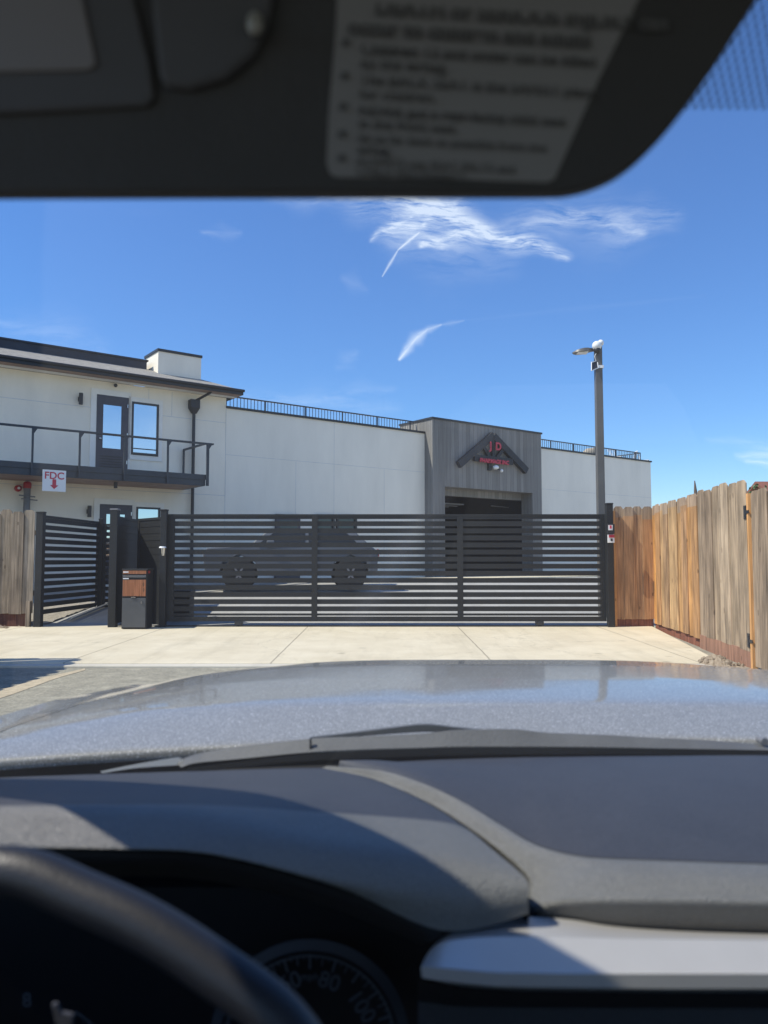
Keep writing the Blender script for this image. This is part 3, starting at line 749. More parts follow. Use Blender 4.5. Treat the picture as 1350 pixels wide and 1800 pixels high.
# the bars' cross-section lies along the facade normal
xf = W(1, 0, 0) - W(0, 0, 0)
text('J', .42, M['red_letter'], 'letter', tr, tw(862.5, 784, .70), xf, (0, 0, 1), .02, bold=.012)
text('D', .42, M['red_letter'], 'letter', tr, tw(876, 785.5, .70), xf, (0, 0, 1), .02, bold=.012)
tq = (wt(894, 814, .7)[0] - wt(846, 808, .7)[0])
text('PHARMAGE INC', .30 * tq / 2.05, M['red_letter'], 'lettering', tr, tw(869.5, 811.5, .70), xf, (0, 0, 1), .02, bold=.008)
t, z = wt(868, 822, .55)
fl = empty('floodlight', W(t, .55, z), 'twin-head white floodlight under the truss emblem', 'light')
mb = MB(); wbox(mb, t - .28, t - .12, OP + .002, OP + .1, z - .12, z + .16); mb.build('bracket', M['fascia'], fl)
mb = MB(); mb.ball(W(t, .66, z), .11, 12, (1.2, 1, .8)); mb.build('lamp_head', M['white_plastic'], fl)
mb = MB(); mb.ball(W(t + .36, .62, z - .1), .07, 12); mb.build('lamp_head', M['white_plastic'], fl)
mb = MB(); mb.bar(W(t - .2, .5, z + .03), W(t, .62, z), .04); mb.bar(W(t, .6, z), W(t + .36, .6, z - .1), .035); mb.build('arm', M['fascia'], fl)

# rooftop furniture behind the right railing
t, z = wt(1032, 790, -1.6)
um = empty('rooftop_umbrella', W(t, -1.6, PZ - .1), 'folded beige cloth parasol lying against the roof railing of the right wing', 'parasol')
mb = MB()
pts = [W(t - .75, -1.3, PZ + .18), W(t - .3, -1.3, PZ + .3), W(t + .1, -1.3, PZ + .34), W(t + .6, -1.3, PZ + .22), W(t + .9, -1.3, PZ + .05)]
mb.tube(pts, [.12, .28, .33, .18, .04], 10); mb.build('cover', M['beige'], um)
mb = MB(); mb.bar(W(t - .2, -1.3, PZ - .1), W(t - .2, -1.3, PZ + .3), .06); mb.build('stand', M['fascia'], um)


def chair(t, o, rz, label):
    r = empty('rooftop_chair', W(t, o, PZ - .1), label, 'chair', 'white wire chairs on the hall roof')
    def LC(a, b, z):
        c, s_ = math.cos(rz), math.sin(rz); return W(t + a * c - b * s_, o + a * s_ + b * c, PZ - .1 + z)
    mb = MB()
    for k in range(7): mb.bar(LC(-.22 + k * .073, -.22, .42), LC(-.22 + k * .073, .22, .42), .015)
    mb.build('seat', M['white_plastic'], r)
    mb = MB()
    for k in range(7): mb.bar(LC(-.22 + k * .073, -.22, .42), LC(-.22 + k * .073, -.32, .80), .015)
    mb.bar(LC(-.24, -.32, .8), LC(.24, -.32, .8), .03); mb.build('backrest', M['white_plastic'], r)
    for a in (-.2, .2):
        for b in (-.2, .2): mb = MB(); mb.bar(LC(a, b, 0), LC(a, b, .42), .03); mb.build('leg', M['grey_plastic'], r)
tc1 = wt(1085, 800, -1.1)[0]
chair(tc1, -1.2, .3, 'leftmost of the three white wire chairs on the hall roof')
chair(tc1 + 1.3, -1.3, 2.2, 'middle one of the three white wire chairs on the hall roof')
chair(tc1 + 2.4, -1.2, -.5, 'rightmost white wire chair, at the corner of the hall roof')


# ------------------------------------------------------------------ sliding gate and metal fences
GY = 15.3
def gx(x): return (x - 675) / F * GY / 1.0 * 1.0035
def gzv(y): return P(675, y, GY).z
GT = gzv(904); GB = gzv(1092)
GL, GR = P(292, 1000, GY).x, P(1064, 1000, GY).x
gate = empty('sliding_gate', ((GL + GR) / 2, GY, 0), 'wide black metal sliding gate with horizontal slats across the driveway', 'gate')
mb = MB(); mb.box((GL, GY - .03, GT - .035), (GR, GY + .03, GT)); mb.box((GL, GY - .03, GB), (GR, GY + .03, GB + .09))
for x0, x1 in ((292, 306), (548, 558), (804, 814), (1056, 1064)):
    mb.box((P(x0, 1000, GY).x, GY - .0325, GB + .001), (P(x1, 1000, GY).x, GY + .0325, GT - .001))
mb.build('frame', M['gate_metal'], gate)
mb = MB(); y = 908.5 + 4.3; pitch = 12.46
seg = [(306, 548), (558, 804), (814, 1056)]
# slats: dark boards between the gaps
yy = 908.0
gaps = [914.3 + 12.46 * k for k in range(14)]
edges = [908.0] + sum([[g_ - 2.0, g_ + 2.0] for g_ in gaps], []) + [1082.0]
for (x0, x1) in seg:
    for k in range(0, len(edges), 2):
        z1 = gzv(edges[k]); z0 = gzv(edges[k + 1])
        if k == 0: z1 = GT - .036
        mb.box((P(x0, 1000, GY).x, GY - .015, z0), (P(x1, 1000, GY).x, GY + .015, z1))
mb.build('slats', mat('slat_metal', (.009, .010, .0105), .6, var=.35, scale=2, stretch=(.3, 1, 2), bump=.06, island=.22), gate)
for px in (421, 947):
    mb = MB(); xx = P(px, 1000, GY).x; mb.box((xx - .08, GY - .04, .03), (xx + .08, GY + .04, GB - .001)); mb.tube([(xx - .0, GY - .05, .05), (xx, GY + .05, .05)], .05, 12); mb.build('wheel_carriage', M['black_metal'], gate)
mb = MB(); mb.box((GL - .2, GY - .05, .001), (GR + .05, GY + .05, .022)); tag(mb.build('gate_track', mat('track_steel', (.05, .05, .05), .95, spec=.1)), 'thin dark steel track on the ground under the sliding gate', 'track')


def gate_post(x0, x1, ytop, Y, label, cap=None):
    a = P(x0, 1000, Y).x; b = P(x1, 1000, Y).x; zt = P(675, ytop, Y).z
    r = empty('gate_post', ((a + b) / 2, Y, 0), label, 'post', 'square black gate posts')
    mb = MB(); mb.box((a, Y - (b - a) / 2, -.05 + gz(Y)), (b, Y + (b - a) / 2, zt)); mb.build('shaft', M['gate_metal'], r, bevel=.008)
    mb = MB(); mb.box((a - .006, Y - (b - a) / 2 - .006, zt), (b + .006, Y + (b - a) / 2 + .006, zt + .03)); mb.build('cap', cap or M['gate_metal'], r, bevel=.008)
    return r


gate_post(63.5, 76, 902, 15.25, 'square black post beside the left wooden fence')
gate_post(193.5, 207, 897, 15.2, 'square black post left of the parcel box', M['grey_plastic'])
gate_post(282, 293, 898, 15.2, 'square black post between the parcel box and the sliding gate')
gate_post(1066.5, 1078, 887, 15.2, 'square black post at the right end of the sliding gate, carrying the small signs')


def slat_fence(name, label, cat_, a, b, ztop, n, zfun, pitch=.141, gap=.05, solid=False, group=None):
    """slatted panel from plan point a to b with a level top"""
    a = Vector(a); b = Vector(b); d = (b - a).normalized(); nr = Vector((-d.y, d.x))
    r = empty(name, ((a.x + b.x) / 2, (a.y + b.y) / 2, 0), label, cat_, group)
    def bx(mb, s0, s1, z0, z1, th):
        L_ = (b - a).length
        p = a + d * s0; q_ = a + d * s1
        vs = [Vector((p.x - nr.x * th, p.y - nr.y * th, z0)), Vector((q_.x - nr.x * th, q_.y - nr.y * th, z0)), Vector((q_.x + nr.x * th, q_.y + nr.y * th, z0)), Vector((p.x + nr.x * th, p.y + nr.y * th, z0))]
        mb.add(vs + [v + Vector((0, 0, z1 - z0)) for v in vs], [(0, 3, 2, 1), (4, 5, 6, 7), (0, 1, 5, 4), (1, 2, 6, 5), (2, 3, 7, 6), (3, 0, 4, 7)])
    Ln = (b - a).length
    mb = MB(); bx(mb, 0, .06, .05, ztop, .03); bx(mb, Ln - .06, Ln, .05 + zfun(b.y), ztop, .03); bx(mb, .06, Ln - .06, ztop - .05, ztop - .001, .0295)
    mb.build('frame', M['gate_metal'], r)
    mb = MB(); z = ztop - .055
    while z > zfun(max(a.y, b.y)) * .9 + .03:
        z0 = max(z - (pitch - gap), .02); bx(mb, .06, Ln - .06, z0, z, .014); z -= pitch
    mb.build('slats', M['gate_metal'], r)
    if solid:
        mb = MB(); bx(mb, .06, Ln - .06, .04, ztop - .05, .004); mb.build('backing_sheet', M['gate_metal'], r)
    return r


FT = P(63, 905, 15.3).z
p_a = P(72, 1000, 15.35); p_b = P(172, 1000, 18.0)
slat_fence('slat_fence', 'black slatted metal fence running back from the left wooden fence beside the walkway', 'fence', (p_a.x, 15.35), (p_b.x, 18.0), FT, 14, gz)
pb = P(200, 1000, 15.3)
slat_fence('privacy_screen', 'solid black slatted screen running back behind the parcel box', 'screen', (pb.x, 15.4), (pb.x - .02, 18.05), FT - .02, 14, gz, gap=.02, solid=True)
slat_fence('walkway_gate', 'narrow black slatted pedestrian gate at the far end of the walkway', 'gate', (p_b.x + .12, 18.0), (pb.x - .1, 18.0), FT - .05, 14, gz)
gp = gate_post(173, 180, 914, 18.0, 'slim black post at the far end of the walkway fence')
slat_fence('service_screen', 'brownish dark slatted panel between the parcel box and the gate post', 'screen', (P(243, 1000, 16.2).x, 16.2), (P(290, 1000, 15.4).x, 15.4), P(260, 912, 16.2).z, 14, gz, gap=.012, solid=True)
mb = MB(); ky = 15.9; pts = [P(100, 1092, 16.3), P(168, 1068, 17.9)]
mb.box((p_a.x + .33, 15.9, .02), (p_a.x + .42, 18.5, .0), lambda v: Vector((v.x, v.y, v.z + gz(v.y) + .06))); mb.world = True
tag(mb.build('kerb', M['kerb'], bevel=.01), kind='structure')
mb = MB(); mb.grid([[Vector((x, Y, gz(Y) + .012 + random.uniform(0, .03))) for x in [-9.3 + .12 * i for i in range(22)]] for Y in [15.6 + .12 * j for j in range(26)]])
mb.world = True; tag(mb.build('gravel', M['gravel'], label='pale gravel bed beside the walkway kerb'), 'pale gravel bed along the walkway behind the slatted fence', 'gravel', kind='stuff')

# keypad lamp on the post, latch
p = P(286, 965, 15.05)
r = empty('gate_lamp', p, 'small silver lamp fixed to the post right of the parcel box', 'lamp')
mb = MB(); mb.tube([p + Vector((0, 0, .02)), p + Vector((0, 0, .05))], [.075, .06], 12); mb.build('cap', M['white_plastic'], r)
mb = MB(); mb.tube([p + Vector((0.01, 0, -.13)), p + Vector((0.01, 0, .02))], [.03, .05], 12); mb.build('lens', M['steel'], r)

# parcel box
bx0 = P(213, 1100, 14.75); bx1 = P(257, 1100, 14.75); zt = P(230, 1000, 14.75).z
pc = empty('parcel_box', ((bx0.x + bx1.x) / 2, 14.95, 0), 'grey steel parcel drop box with a brown upper door, standing by the walkway', 'parcel box')
xa, xb = bx0.x, bx1.x
mb = MB(); mb.box((xa, 14.76, 0), (xb, 15.12, zt - .03)); mb.box((xa - .01, 14.74, zt - .03), (xb + .01, 15.14, zt)); mb.build('housing', M['gate_metal'], pc, bevel=.006)
def pz(y): return P(230, y, 14.75).z
mb = MB(); mb.box((xa + .015, 14.742, pz(1048)), (xb - .02, 14.759, pz(1019))); pd = mb.build('parcel_door', M['pelican_brown'], pc, bevel=.004)
mb = MB(); mb.box((xa + .015, 14.742, pz(1009)), (xb - .02, 14.7585, pz(1003))); mb.build('slot_flap', M['pelican_brown'], pc)
mb = MB(); mb.box((xa + .015, 14.735, pz(1015)), (xb - .02, 14.7587, pz(1011))); mb.build('pull_bar', M['steel'], pc)
mb = MB(); mb.box((xa + .012, 14.745, pz(1103)), (xb - .018, 14.7588, pz(1051.5))); ld = mb.build('lower_door', mat('locker_grey', (.085, .09, .095), .45, var=.12), pc, bevel=.004)
mb = MB(); mb.tube([(xb - .09, 14.72, pz(1059)), (xb - .09, 14.744, pz(1059))], .018, 10); mb.build('lock', M['steel'], ld)
mb = MB(); mb.box((xa + .18, 14.73, pz(1051)), (xa + .27, 14.744, pz(1049))); mb.build('latch', M['steel'], pc)
mb = MB(); mb.box((xa + .02, 14.738, pz(1006.6)), (xa + .12, 14.7419, pz(1004.5))); mb.build('sticker', M['white_plastic'], pc)
mb = MB(); mb.box((xa + .02, 14.738, pz(1018)), (xa + .13, 14.7415, pz(1016))); mb.build('sticker', M['white_plastic'], pc)
mb = MB(); mb.box((xb, 14.8, pz(1008)), (xb + .012, 14.9, pz(1003.5))); mb.build('red_tag', M['red_paint'], pc)

# signs on the right post
xs = P(1073, 930, 15.1)
s1 = empty('warning_sign', P(1075, 935, 15.05), 'small black-edged plate with a red mark, upper sign on the right gate post', 'sign')
def pbox(mb, x0, y0, x1, y1, Ya, Yb): a = P(x0, y1, Ya); b = P(x1, y0, Ya); return mb.box((a.x, Ya, a.z), (b.x, Yb, b.z))
mb = MB(); pbox(mb, 1068, 921, 1080.5, 938, 15.03, 15.10); mb.build('housing', M['black_metal'], s1, bevel=.005)
mb = MB(); pbox(mb, 1069.5, 923, 1077, 932, 15.022, 15.0299); pl = mb.build('panel', M['white_plastic'], s1)
mb = MB(); pbox(mb, 1072, 923.5, 1075, 929, 15.015, 15.0215); mb.build('red_mark', M['red_letter'], s1)
s2 = empty('danger_sign', P(1074, 952, 15.05), 'small white plate with a red band, lower sign on the right gate post', 'sign')
mb = MB(); pbox(mb, 1069, 939.5, 1080, 954, 15.06, 15.10); mb.build('panel', M['white_plastic'], s2, bevel=.003)
mb = MB(); pbox(mb, 1070.5, 940, 1080, 945, 15.053, 15.0598); mb.build('red_band', M['red_letter'], s2)
mb = MB(); pbox(mb, 1073.5, 946.5, 1077, 951, 15.054, 15.0595); mb.build('figure', M['black_metal'], s2)

# ------------------------------------------------------------------ wooden fences
def pickets(name, matl, parent, a, b, ztop, zbot, n, normal, wj=.14, label=None, jit=.02, ear=(.22, .05)):
    a = Vector(a); b = Vector(b); d = (b - a) / n; nr = Vector(normal); mb = MB()
    w_ = d.length
    for i in range(n):
        o_ = .02 if i % 2 else 0
        o_ += random.uniform(-.004, .004)
        p = a + d * (i - .04) + nr * o_; q_ = a + d * (i + 1.04 if i % 2 else i + .97) + nr * o_
        zt_ = ztop + random.uniform(-jit, jit) * .6; e = ear[0]
        lean = random.uniform(-.006, .006)
        prof = [(0, zbot + random.uniform(-.015, .01)), (1, zbot + random.uniform(-.015, .01)), (1, zt_ - ear[1]), (1 - e, zt_), (e, zt_), (0, zt_ - ear[1])]
        pl = [Vector((p.x + (q_.x - p.x) * s_, p.y + (q_.y - p.y) * s_, z_)) for s_, z_ in prof]
        mb.prism(pl, Vector((nr.x, nr.y, 0)) * .017)
    return mb.build(name, matl, parent, label=label)


# fence facing the street right of the gate
fx0 = P(1081, 1000, 15.3).x; fx1 = P(1148, 1000, 15.3).x; FZ = P(1100, 891, 15.3).z; KZ = P(1100, 1088, 15.3).z
f1 = empty('wooden_fence', ((fx0 + fx1) / 2, 15.3, 0), 'short brown wooden fence panel facing the street, between the gate post and the corner', 'fence')
pickets('pickets', M['picket_brown'], f1, (fx0, 15.32), (fx1, 15.32), FZ, KZ, 4, (0, -1))
mb = MB(); mb.box((fx0, 15.33, -.04), (fx1, 15.37, KZ + .05)); mb.build('kickboard', M['kick'], f1)
mb = MB(); mb.box((fx0, 15.38, .5), (fx1, 15.42, .6)); mb.box((fx0, 15.38, 1.9), (fx1, 15.42, 2.0)); mb.build('rail', M['picket_brown'], f1)
mb = MB(); mb.box((fx0 - .03, 15.25, -.05), (fx0 + .01, 15.30, FZ - .08)); mb.build('post', M['orange_wood'], f1)

# fence running from that corner towards the street
dr = Vector((.1095, 1)).normalized(); nl = Vector((-dr.y, dr.x))
def along(s_): return Vector((fx1 + .02 - dr.x * s_, 15.3 - dr.y * s_))
s1_ = 3.06; s2_ = 5.25
f2 = empty('wooden_fence', (fx1 - .3, 12.5, 0), 'long wooden fence of ochre and grey pickets running towards the street on the right', 'fence')
pickets('pickets', M['picket_ochre'], f2, along(0), along(s1_), 2.375, .07, 10, nl, label='ochre and tan newer pickets with darker grey tops')
pickets('pickets', M['picket_grey'], f2, along(s1_), along(s2_), 2.39, .12, 6, nl, jit=.045, label='weathered grey pickets')
def wallbox(mb, s0, s1, o0, o1, z0, z1):
    a = along(s0); b = along(s1)
    vs = [(a + nl * o0), (b + nl * o0), (b + nl * o1), (a + nl * o1)]
    return mb.add([Vector((v.x, v.y, z)) for z in (z0, z1) for v in vs], [(0, 3, 2, 1), (4, 5, 6, 7), (0, 1, 5, 4), (1, 2, 6, 5), (2, 3, 7, 6), (3, 0, 4, 7)])
mb = MB(); wallbox(mb, .0, s1_, -.04, -.003, -.10, .14); mb.build('kickboard', M['kick'], f2)
mb = MB(); wallbox(mb, s1_ + .002, s2_ + .05, .004, .032, -.14, .13); wallbox(mb, s1_ + .01, s2_ + .05, .004, .03, -.3, -.141); mb.build('kickboard', M['kick_tan'], f2, label='wider tan kickboard')
mb = MB(); wallbox(mb, 0, s2_, -.1, -.045, .5, .6); wallbox(mb, 0, s2_, -.1, -.045, 1.9, 2.0); mb.build('rail', M['picket_grey'], f2)

# wooden gate leaf at the right edge
wg = empty('wooden_gate', (4.8, 9.9, 0), 'grey picket gate with an orange edge board and black hinges at the right edge', 'gate')
g0 = along(s2_ + .1); g1 = along(s2_ + 1.9)
mb = MB(); wallbox(mb, s2_ + .07, s2_ + .13, -.02, .05, -.1, 2.17); mb.build('edge_board', M['orange_wood'], wg)
pickets('pickets', M['picket_grey'], wg, along(s2_ + .13), along(s2_ + 2.2), 2.19, -.05, 7, nl)
mb = MB(); wallbox(mb, s2_ + .15, s2_ + 2.2, -.1, -.04, .3, .4); wallbox(mb, s2_ + .15, s2_ + 2.2, -.1, -.04, 1.7, 1.8); mb.build('rail', M['picket_grey'], wg)
for z in (1.93, .26):
    mb = MB(); wallbox(mb, s2_ - .06, s2_ + .02, .035, .045, z - .09, z + .09); wallbox(mb, s2_ + .02, s2_ + .16, .05, .06, z - .02, z + .02)
    c_ = along(s2_ + .04) + nl * .055; mb.tube([(c_.x, c_.y, z - .07), (c_.x, c_.y, z + .07)], .014, 8); mb.build('hinge', M['black_metal'], wg)

# left fence facing the street
lx1 = P(60, 1000, 15.3).x; LZ = P(30, 898, 15.3).z
M['kick_dark'] = wood_mat('kick_dark', [(0, (.11, .05, .035)), (1, (.14, .065, .045))], blotch=.2)
f3 = empty('wooden_fence', (lx1 - 1.5, 15.3, 0), 'weathered greyish wooden picket fence at the left edge beside the black post', 'fence')
pickets('pickets', M['picket_left'], f3, (lx1 - 3.4, 15.3), (lx1, 15.3), LZ, .25, 15, (0, -1), jit=.06)
mb = MB(); mb.box((lx1 - 3.4, 15.31, -.05), (lx1 - .08, 15.35, .26)); mb.build('kickboard', M['kick_dark'], f3)
mb = MB(); mb.box((lx1 - 3.4, 15.37, .6), (lx1, 15.42, .7)); mb.box((lx1 - 3.4, 15.37, 1.8), (lx1, 15.42, 1.9)); mb.build('rail', M['picket_left'], f3)
mb = MB(); mb.box((lx1 - .1, 15.2, -.05), (lx1 - .02, 15.28, .5)); mb.build('post', M['picket_left'], f3)
# dirt at the foot of the left fence
# fence along the neighbouring plot left of the street, casting the scalloped shadow
f4 = empty('wooden_fence', (-7, 10.4, -.1), 'wooden picket fence just outside the left edge, throwing its scalloped shadow on the road', 'fence')
pickets('pickets', M['picket_left'], f4, (-11, 10.36), (-5.52, 10.36), 1.86, -.1, 19, (0, -1), jit=.05, ear=(.3, .12))
mb = MB(); mb.box((-11, 10.38, .4), (-5.54, 10.43, .5)); mb.build('rail', M['picket_left'], f4)
pickets('pickets', M['picket_left'], f4, (-5.52, 10.3), (-5.58, 7.3), 1.84, -.1, 11, (1, 0), jit=.05, ear=(.3, .12))

# soil heap
random.seed(21)
mb = MB(); cx_, cy_ = P(1258, 1152, 10.35).x, 10.35
rows = []
for i in range(15):
    rows.append([])
    for j in range(29):
        a = i / 14 - .5; b = j / 28 - .5
        h = .12 * math.exp(-((a * 2.4) ** 2 + (b * 2.6) ** 2) * 1.6) * (1 + .3 * math.sin(7 * b + 2)) + random.uniform(0, .022)
        rows[-1].append(Vector((cx_ + b * .7, cy_ + a * .7, -.1 + h - .015)))
mb.grid(rows)
for k in range(70):
    a = random.gauss(0, .13); b = random.gauss(0, .1); rr = random.uniform(.012, .045)
    mb.ball((cx_ + a, cy_ + b, -.1 + .11 * math.exp(-(a * a + b * b) * 20) + rr * .3), rr, 6, (1, random.uniform(.7, 1.2), random.uniform(.5, .9)))
for v in mb.v: v += Vector((random.uniform(-.006, .006),) * 3)
tag(mb.build('dirt_pile', M['dirt'], smooth=False), 'low heap of crumbly brown soil against the tan kickboard of the right fence', 'soil', kind='stuff')

mb = MB(); rows = []
for i in range(9):
    rows.append([Vector((lx1 - 2.2 + j * .085, 14.62 + i * .085, -.03 + .11 * math.exp(-((i - 5) / 3.2) ** 2) * max(0, math.cos((j - 10) / 12 * 1.5)) + random.uniform(0, .02))) for j in range(25)])
mb.grid(rows)
for k in range(40):
    mb.ball((lx1 - 1.1 + random.gauss(0, .5), 14.9 + random.gauss(0, .16), .02 + random.uniform(-.02, .03)), random.uniform(.01, .035), 6, (1, 1, .7))
tag(mb.build('dirt_bank', M['dirt'], smooth=False), 'low bank of dirt at the foot of the weathered fence on the left', 'soil', kind='stuff')

# ------------------------------------------------------------------ lamp pole
PY = 16.6
pb0 = P(1060, 1098, PY); ptp = P(1051.5, 601, PY)
lp = empty('lamp_pole', (pb0.x, PY, gz(PY)), 'tall square bronze lamp pole behind the right end of the gate', 'lamp pole')
wb = .155
mb = MB(); zt = ptp.z; x0 = pb0.x; x1 = ptp.x
mb.add([Vector((xc + a * w_, PY + b * w_, z_)) for z_, xc, w_ in ((gz(PY) - .05, x0, .082), (zt, x0 - .005, .074)) for a, b in ((-1, -1), (1, -1), (1, 1), (-1, 1))],
       [(0, 3, 2, 1), (4, 5, 6, 7), (0, 1, 5, 4), (1, 2, 6, 5), (2, 3, 7, 6), (3, 0, 4, 7)])
mb.build('pole', M['pole_grey'], lp, bevel=.01)
hx = x0 - .04; hz = zt - .2
rows = []
for s_, wv, zv in ((0, .03, .04), (.12, .06, .045), (.2, .13, .05), (.3, .17, .05), (.42, .16, .04), (.5, .10, .025), (.55, .02, .01)):
    rows.append([Vector((hx - .02 - s_ * .92, PY + a * wv, hz + .02 - s_ * .12 + (zv if b else -zv * .5))) for a, b in ((-1, 0), (-.8, 1), (.8, 1), (1, 0), (.7, 0), (-.7, 0), (-1, 0))])
mb = MB(); mb.grid(rows); mb.sm = True; head = mb.build('lamp_head', M['pole_grey'], lp, angle=50)
mb = MB(); mb.box((hx - .42, PY - .10, hz - .055), (hx - .2, PY + .10, hz - .03)); mb.build('lens', M['white_plastic'], head)
cmr = empty('security_camera', (hx, PY - .1, zt - .2), 'white dome security camera on top of the lamp pole', 'camera')
mb = MB(); mb.ball((hx - .02, PY - .12, zt - .12), .105, 14); mb.ball((hx + .07, PY - .10, zt - .05), .07, 12); mb.build('housing', M['white_plastic'], cmr)
mb = MB(); mb.ball((hx - .02, PY - .13, zt - .22), .08, 12); mb.build('lens_dome', M['black_metal'], cmr)
sp_ = empty('solar_panel', (hx - .15, PY - .08, zt - .55), 'small dark solar panel with a white frame strapped to the lamp pole', 'solar panel')
mb = MB(); mb.add([Vector(p) for p in ((hx - .16, PY - .2, zt - .68), (hx - .01, PY - .12, zt - .60), (hx - .01, PY - .06, zt - .44), (hx - .14, PY - .14, zt - .50))], [(0, 1, 2, 3)])
mb.build('panel', M['roof_dark'], sp_, solid=.02)
mb = MB()
q4 = [Vector(p) for p in ((hx - .17, PY - .2, zt - .69), (hx, PY - .12, zt - .61), (hx, PY - .05, zt - .43), (hx - .15, PY - .14, zt - .49))]
for i in range(4): mb.bar(q4[i], q4[(i + 1) % 4], .018)
mb.build('frame', M['white_plastic'], sp_)
mb = MB(); mb.box((x0 - .09, PY - .09, zt - .6), (x0 + .09, PY + .09, zt - .54)); mb.build('strap', M['white_plastic'], sp_)
mb = MB(); mb.tube(spline([(hx - .03, PY - .14, zt - .28), (hx - .08, PY - .15, zt - .36), (hx - .05, PY - .14, zt - .46)], 10), .006, 6); mb.build('cable', M['white_plastic'], sp_)

# ------------------------------------------------------------------ behind the gate
M['suv_glass'] = mat('suv_glass', (.015, .018, .02), .12, spec=.4)
# black SUV parked side-on
def suv():
    Ys = 21.3; zb = gz(Ys); xr = P(425, 1000, Ys).x; xf_ = P(612, 1000, Ys).x; th = R(7)
    cx = (xr + xf_) / 2; r = empty('parked_suv', (cx, Ys, zb), 'grey high-riding utility vehicle on black wheels, parked side-on behind the sliding gate', 'car')
    def T(a, b, z): return Vector((cx + a * math.cos(th) - b * math.sin(th), Ys + a * math.sin(th) + b * math.cos(th), zb + z))
    wbs = (xf_ - xr) / 2
    prof = [(-2.35, .5), (-2.4, .95), (-2.3, 1.12), (-1.2, 1.2), (-.7, 1.62), (1.5, 1.66), (2.05, 1.15), (2.2, 1.05), (2.2, .5), (wbs + .5, .45), (wbs + .42, .75), (wbs, .95), (wbs - .42, .75), (wbs - .5, .42),
            (-wbs + .5, .42), (-wbs + .42, .75), (-wbs, .95), (-wbs - .42, .75), (-wbs - .5, .45)]
    mb = MB()
    for sd in (1,):
        n = len(prof); vs = []
        for b in (-.9, -.85, .85, .9):
            vs.append(b)
        lay = [(-.82, .0), (-.9, 1.0), (.9, 1.0), (.82, 0)]
        def w_of(z, sgn): return sgn * (.9 if z < 1.15 else .9 - (z - 1.15) * .35)
        A = [T(a, w_of(z, -1), z) for a, z in prof]; B = [T(a, w_of(z, 1), z) for a, z in prof]
        mb.add(A + B, [tuple(range(n)), tuple(range(n, 2 * n))[::-1]] + [(i, (i + 1) % n, n + (i + 1) % n, n + i) for i in range(n)])
    body = mb.build('body', M['suv_paint'], r, bevel=.03)
    for (x0_, x1_, x2, x3) in ((-1.0, -.55, .25, .25), (.35, .35, 1.35, 1.7)):
        mb = MB(); mb.prism([T(x0_, -.905 + .0, 1.2), T(x3, -.905, 1.2), T(x2, -.765, 1.55), T(x1_, -.765, 1.55)], T(0, -.01, 0) - T(0, 0, 0)); mb.build('side_window', M['suv_glass'], body)
    for a in (-wbs, wbs):
        for sd in (-1, 1):
            mb = MB(); mb.tube([T(a, sd * .72, .43), T(a, sd * .74, .43), T(a, sd * .93, .43), T(a, sd * .95, .43)], [.38, .43, .43, .38], 28); wv = mb.build('wheel', M['tyre'], r)
            mb = MB(); c = T(a, sd * .965, .43)
            for k in range(6):
                an = k * math.pi / 3; mb.bar(T(a, sd * .955, .43), T(a + .2 * math.cos(an), sd * .955, .43 + .2 * math.sin(an)), .05)
            mb.tube([T(a, sd * .94, .43), T(a, sd * .97, .43)], .06, 12); mb.build('rim', M['grey_plastic'], wv)
    for k in range(2):
        mb = MB(); mb.prism([T(-2.42, -.8 + k * 1.3, .85), T(-2.42, -.5 + k * 1.3, .85), T(-2.4, -.5 + k * 1.3, 1.02), T(-2.4, -.8 + k * 1.3, 1.02)], T(.05, 0, 0) - T(0, 0, 0)); mb.build('headlight', M['white_plastic'], body)
        mb = MB(); mb.prism([T(2.22, -.88 + k * 1.56, .9), T(2.22, -.68 + k * 1.56, .9), T(2.2, -.68 + k * 1.56, 1.1), T(2.2, -.88 + k * 1.56, 1.1)], T(.02, 0, 0) - T(0, 0, 0)); mb.build('tail_light', M['red_paint'], body)
    mb = MB(); mb.prism([T(-.75, -.93, 1.15), T(-.55, -.93, 1.15), T(-.55, -.93, 1.32), T(-.75, -.93, 1.32)], T(0, -.16, 0) - T(0, 0, 0)); mb.build('wing_mirror', M['suv_paint'], body, bevel=.03)
suv()
# gate motor cabinet behind the left end
xa = P(307, 1000, 16.2).x
r = empty('gate_motor', (xa + .25, 16.2, gz(16.2)), 'dark gate motor cabinet behind the left end of the sliding gate', 'gate motor')
mb = MB(); mb.box((xa, 16.0, gz(16.0) - .05), (xa + .38, 16.4, .62)); mb.build('housing', M['gate_metal'], r, bevel=.03)
mb = MB(); mb.box((xa - .02, 15.98, .62), (xa + .4, 16.42, .68)); mb.build('lid', M['gate_metal'], r, bevel=.02)
# concrete kerb strip at the foot of the hall
mb = MB(); mb.world = True; wbox(mb, TS + 4.5, TR + 4, .9, 3.0, .6, .70); tag(mb.build('kerb', M['apron'], bevel=.02), kind='structure')
p = P(655, 1023, 24.0)
r = empty('timber_beam', (p.x, 24.0, .66), 'orange timber lying on the ground beyond the parked vehicle', 'timber')
mb = MB(); mb.box((p.x - .45, 23.95, .655), (p.x + .5, 24.1, .74)); o = mb.build('plank', M['orange_wood'], r)

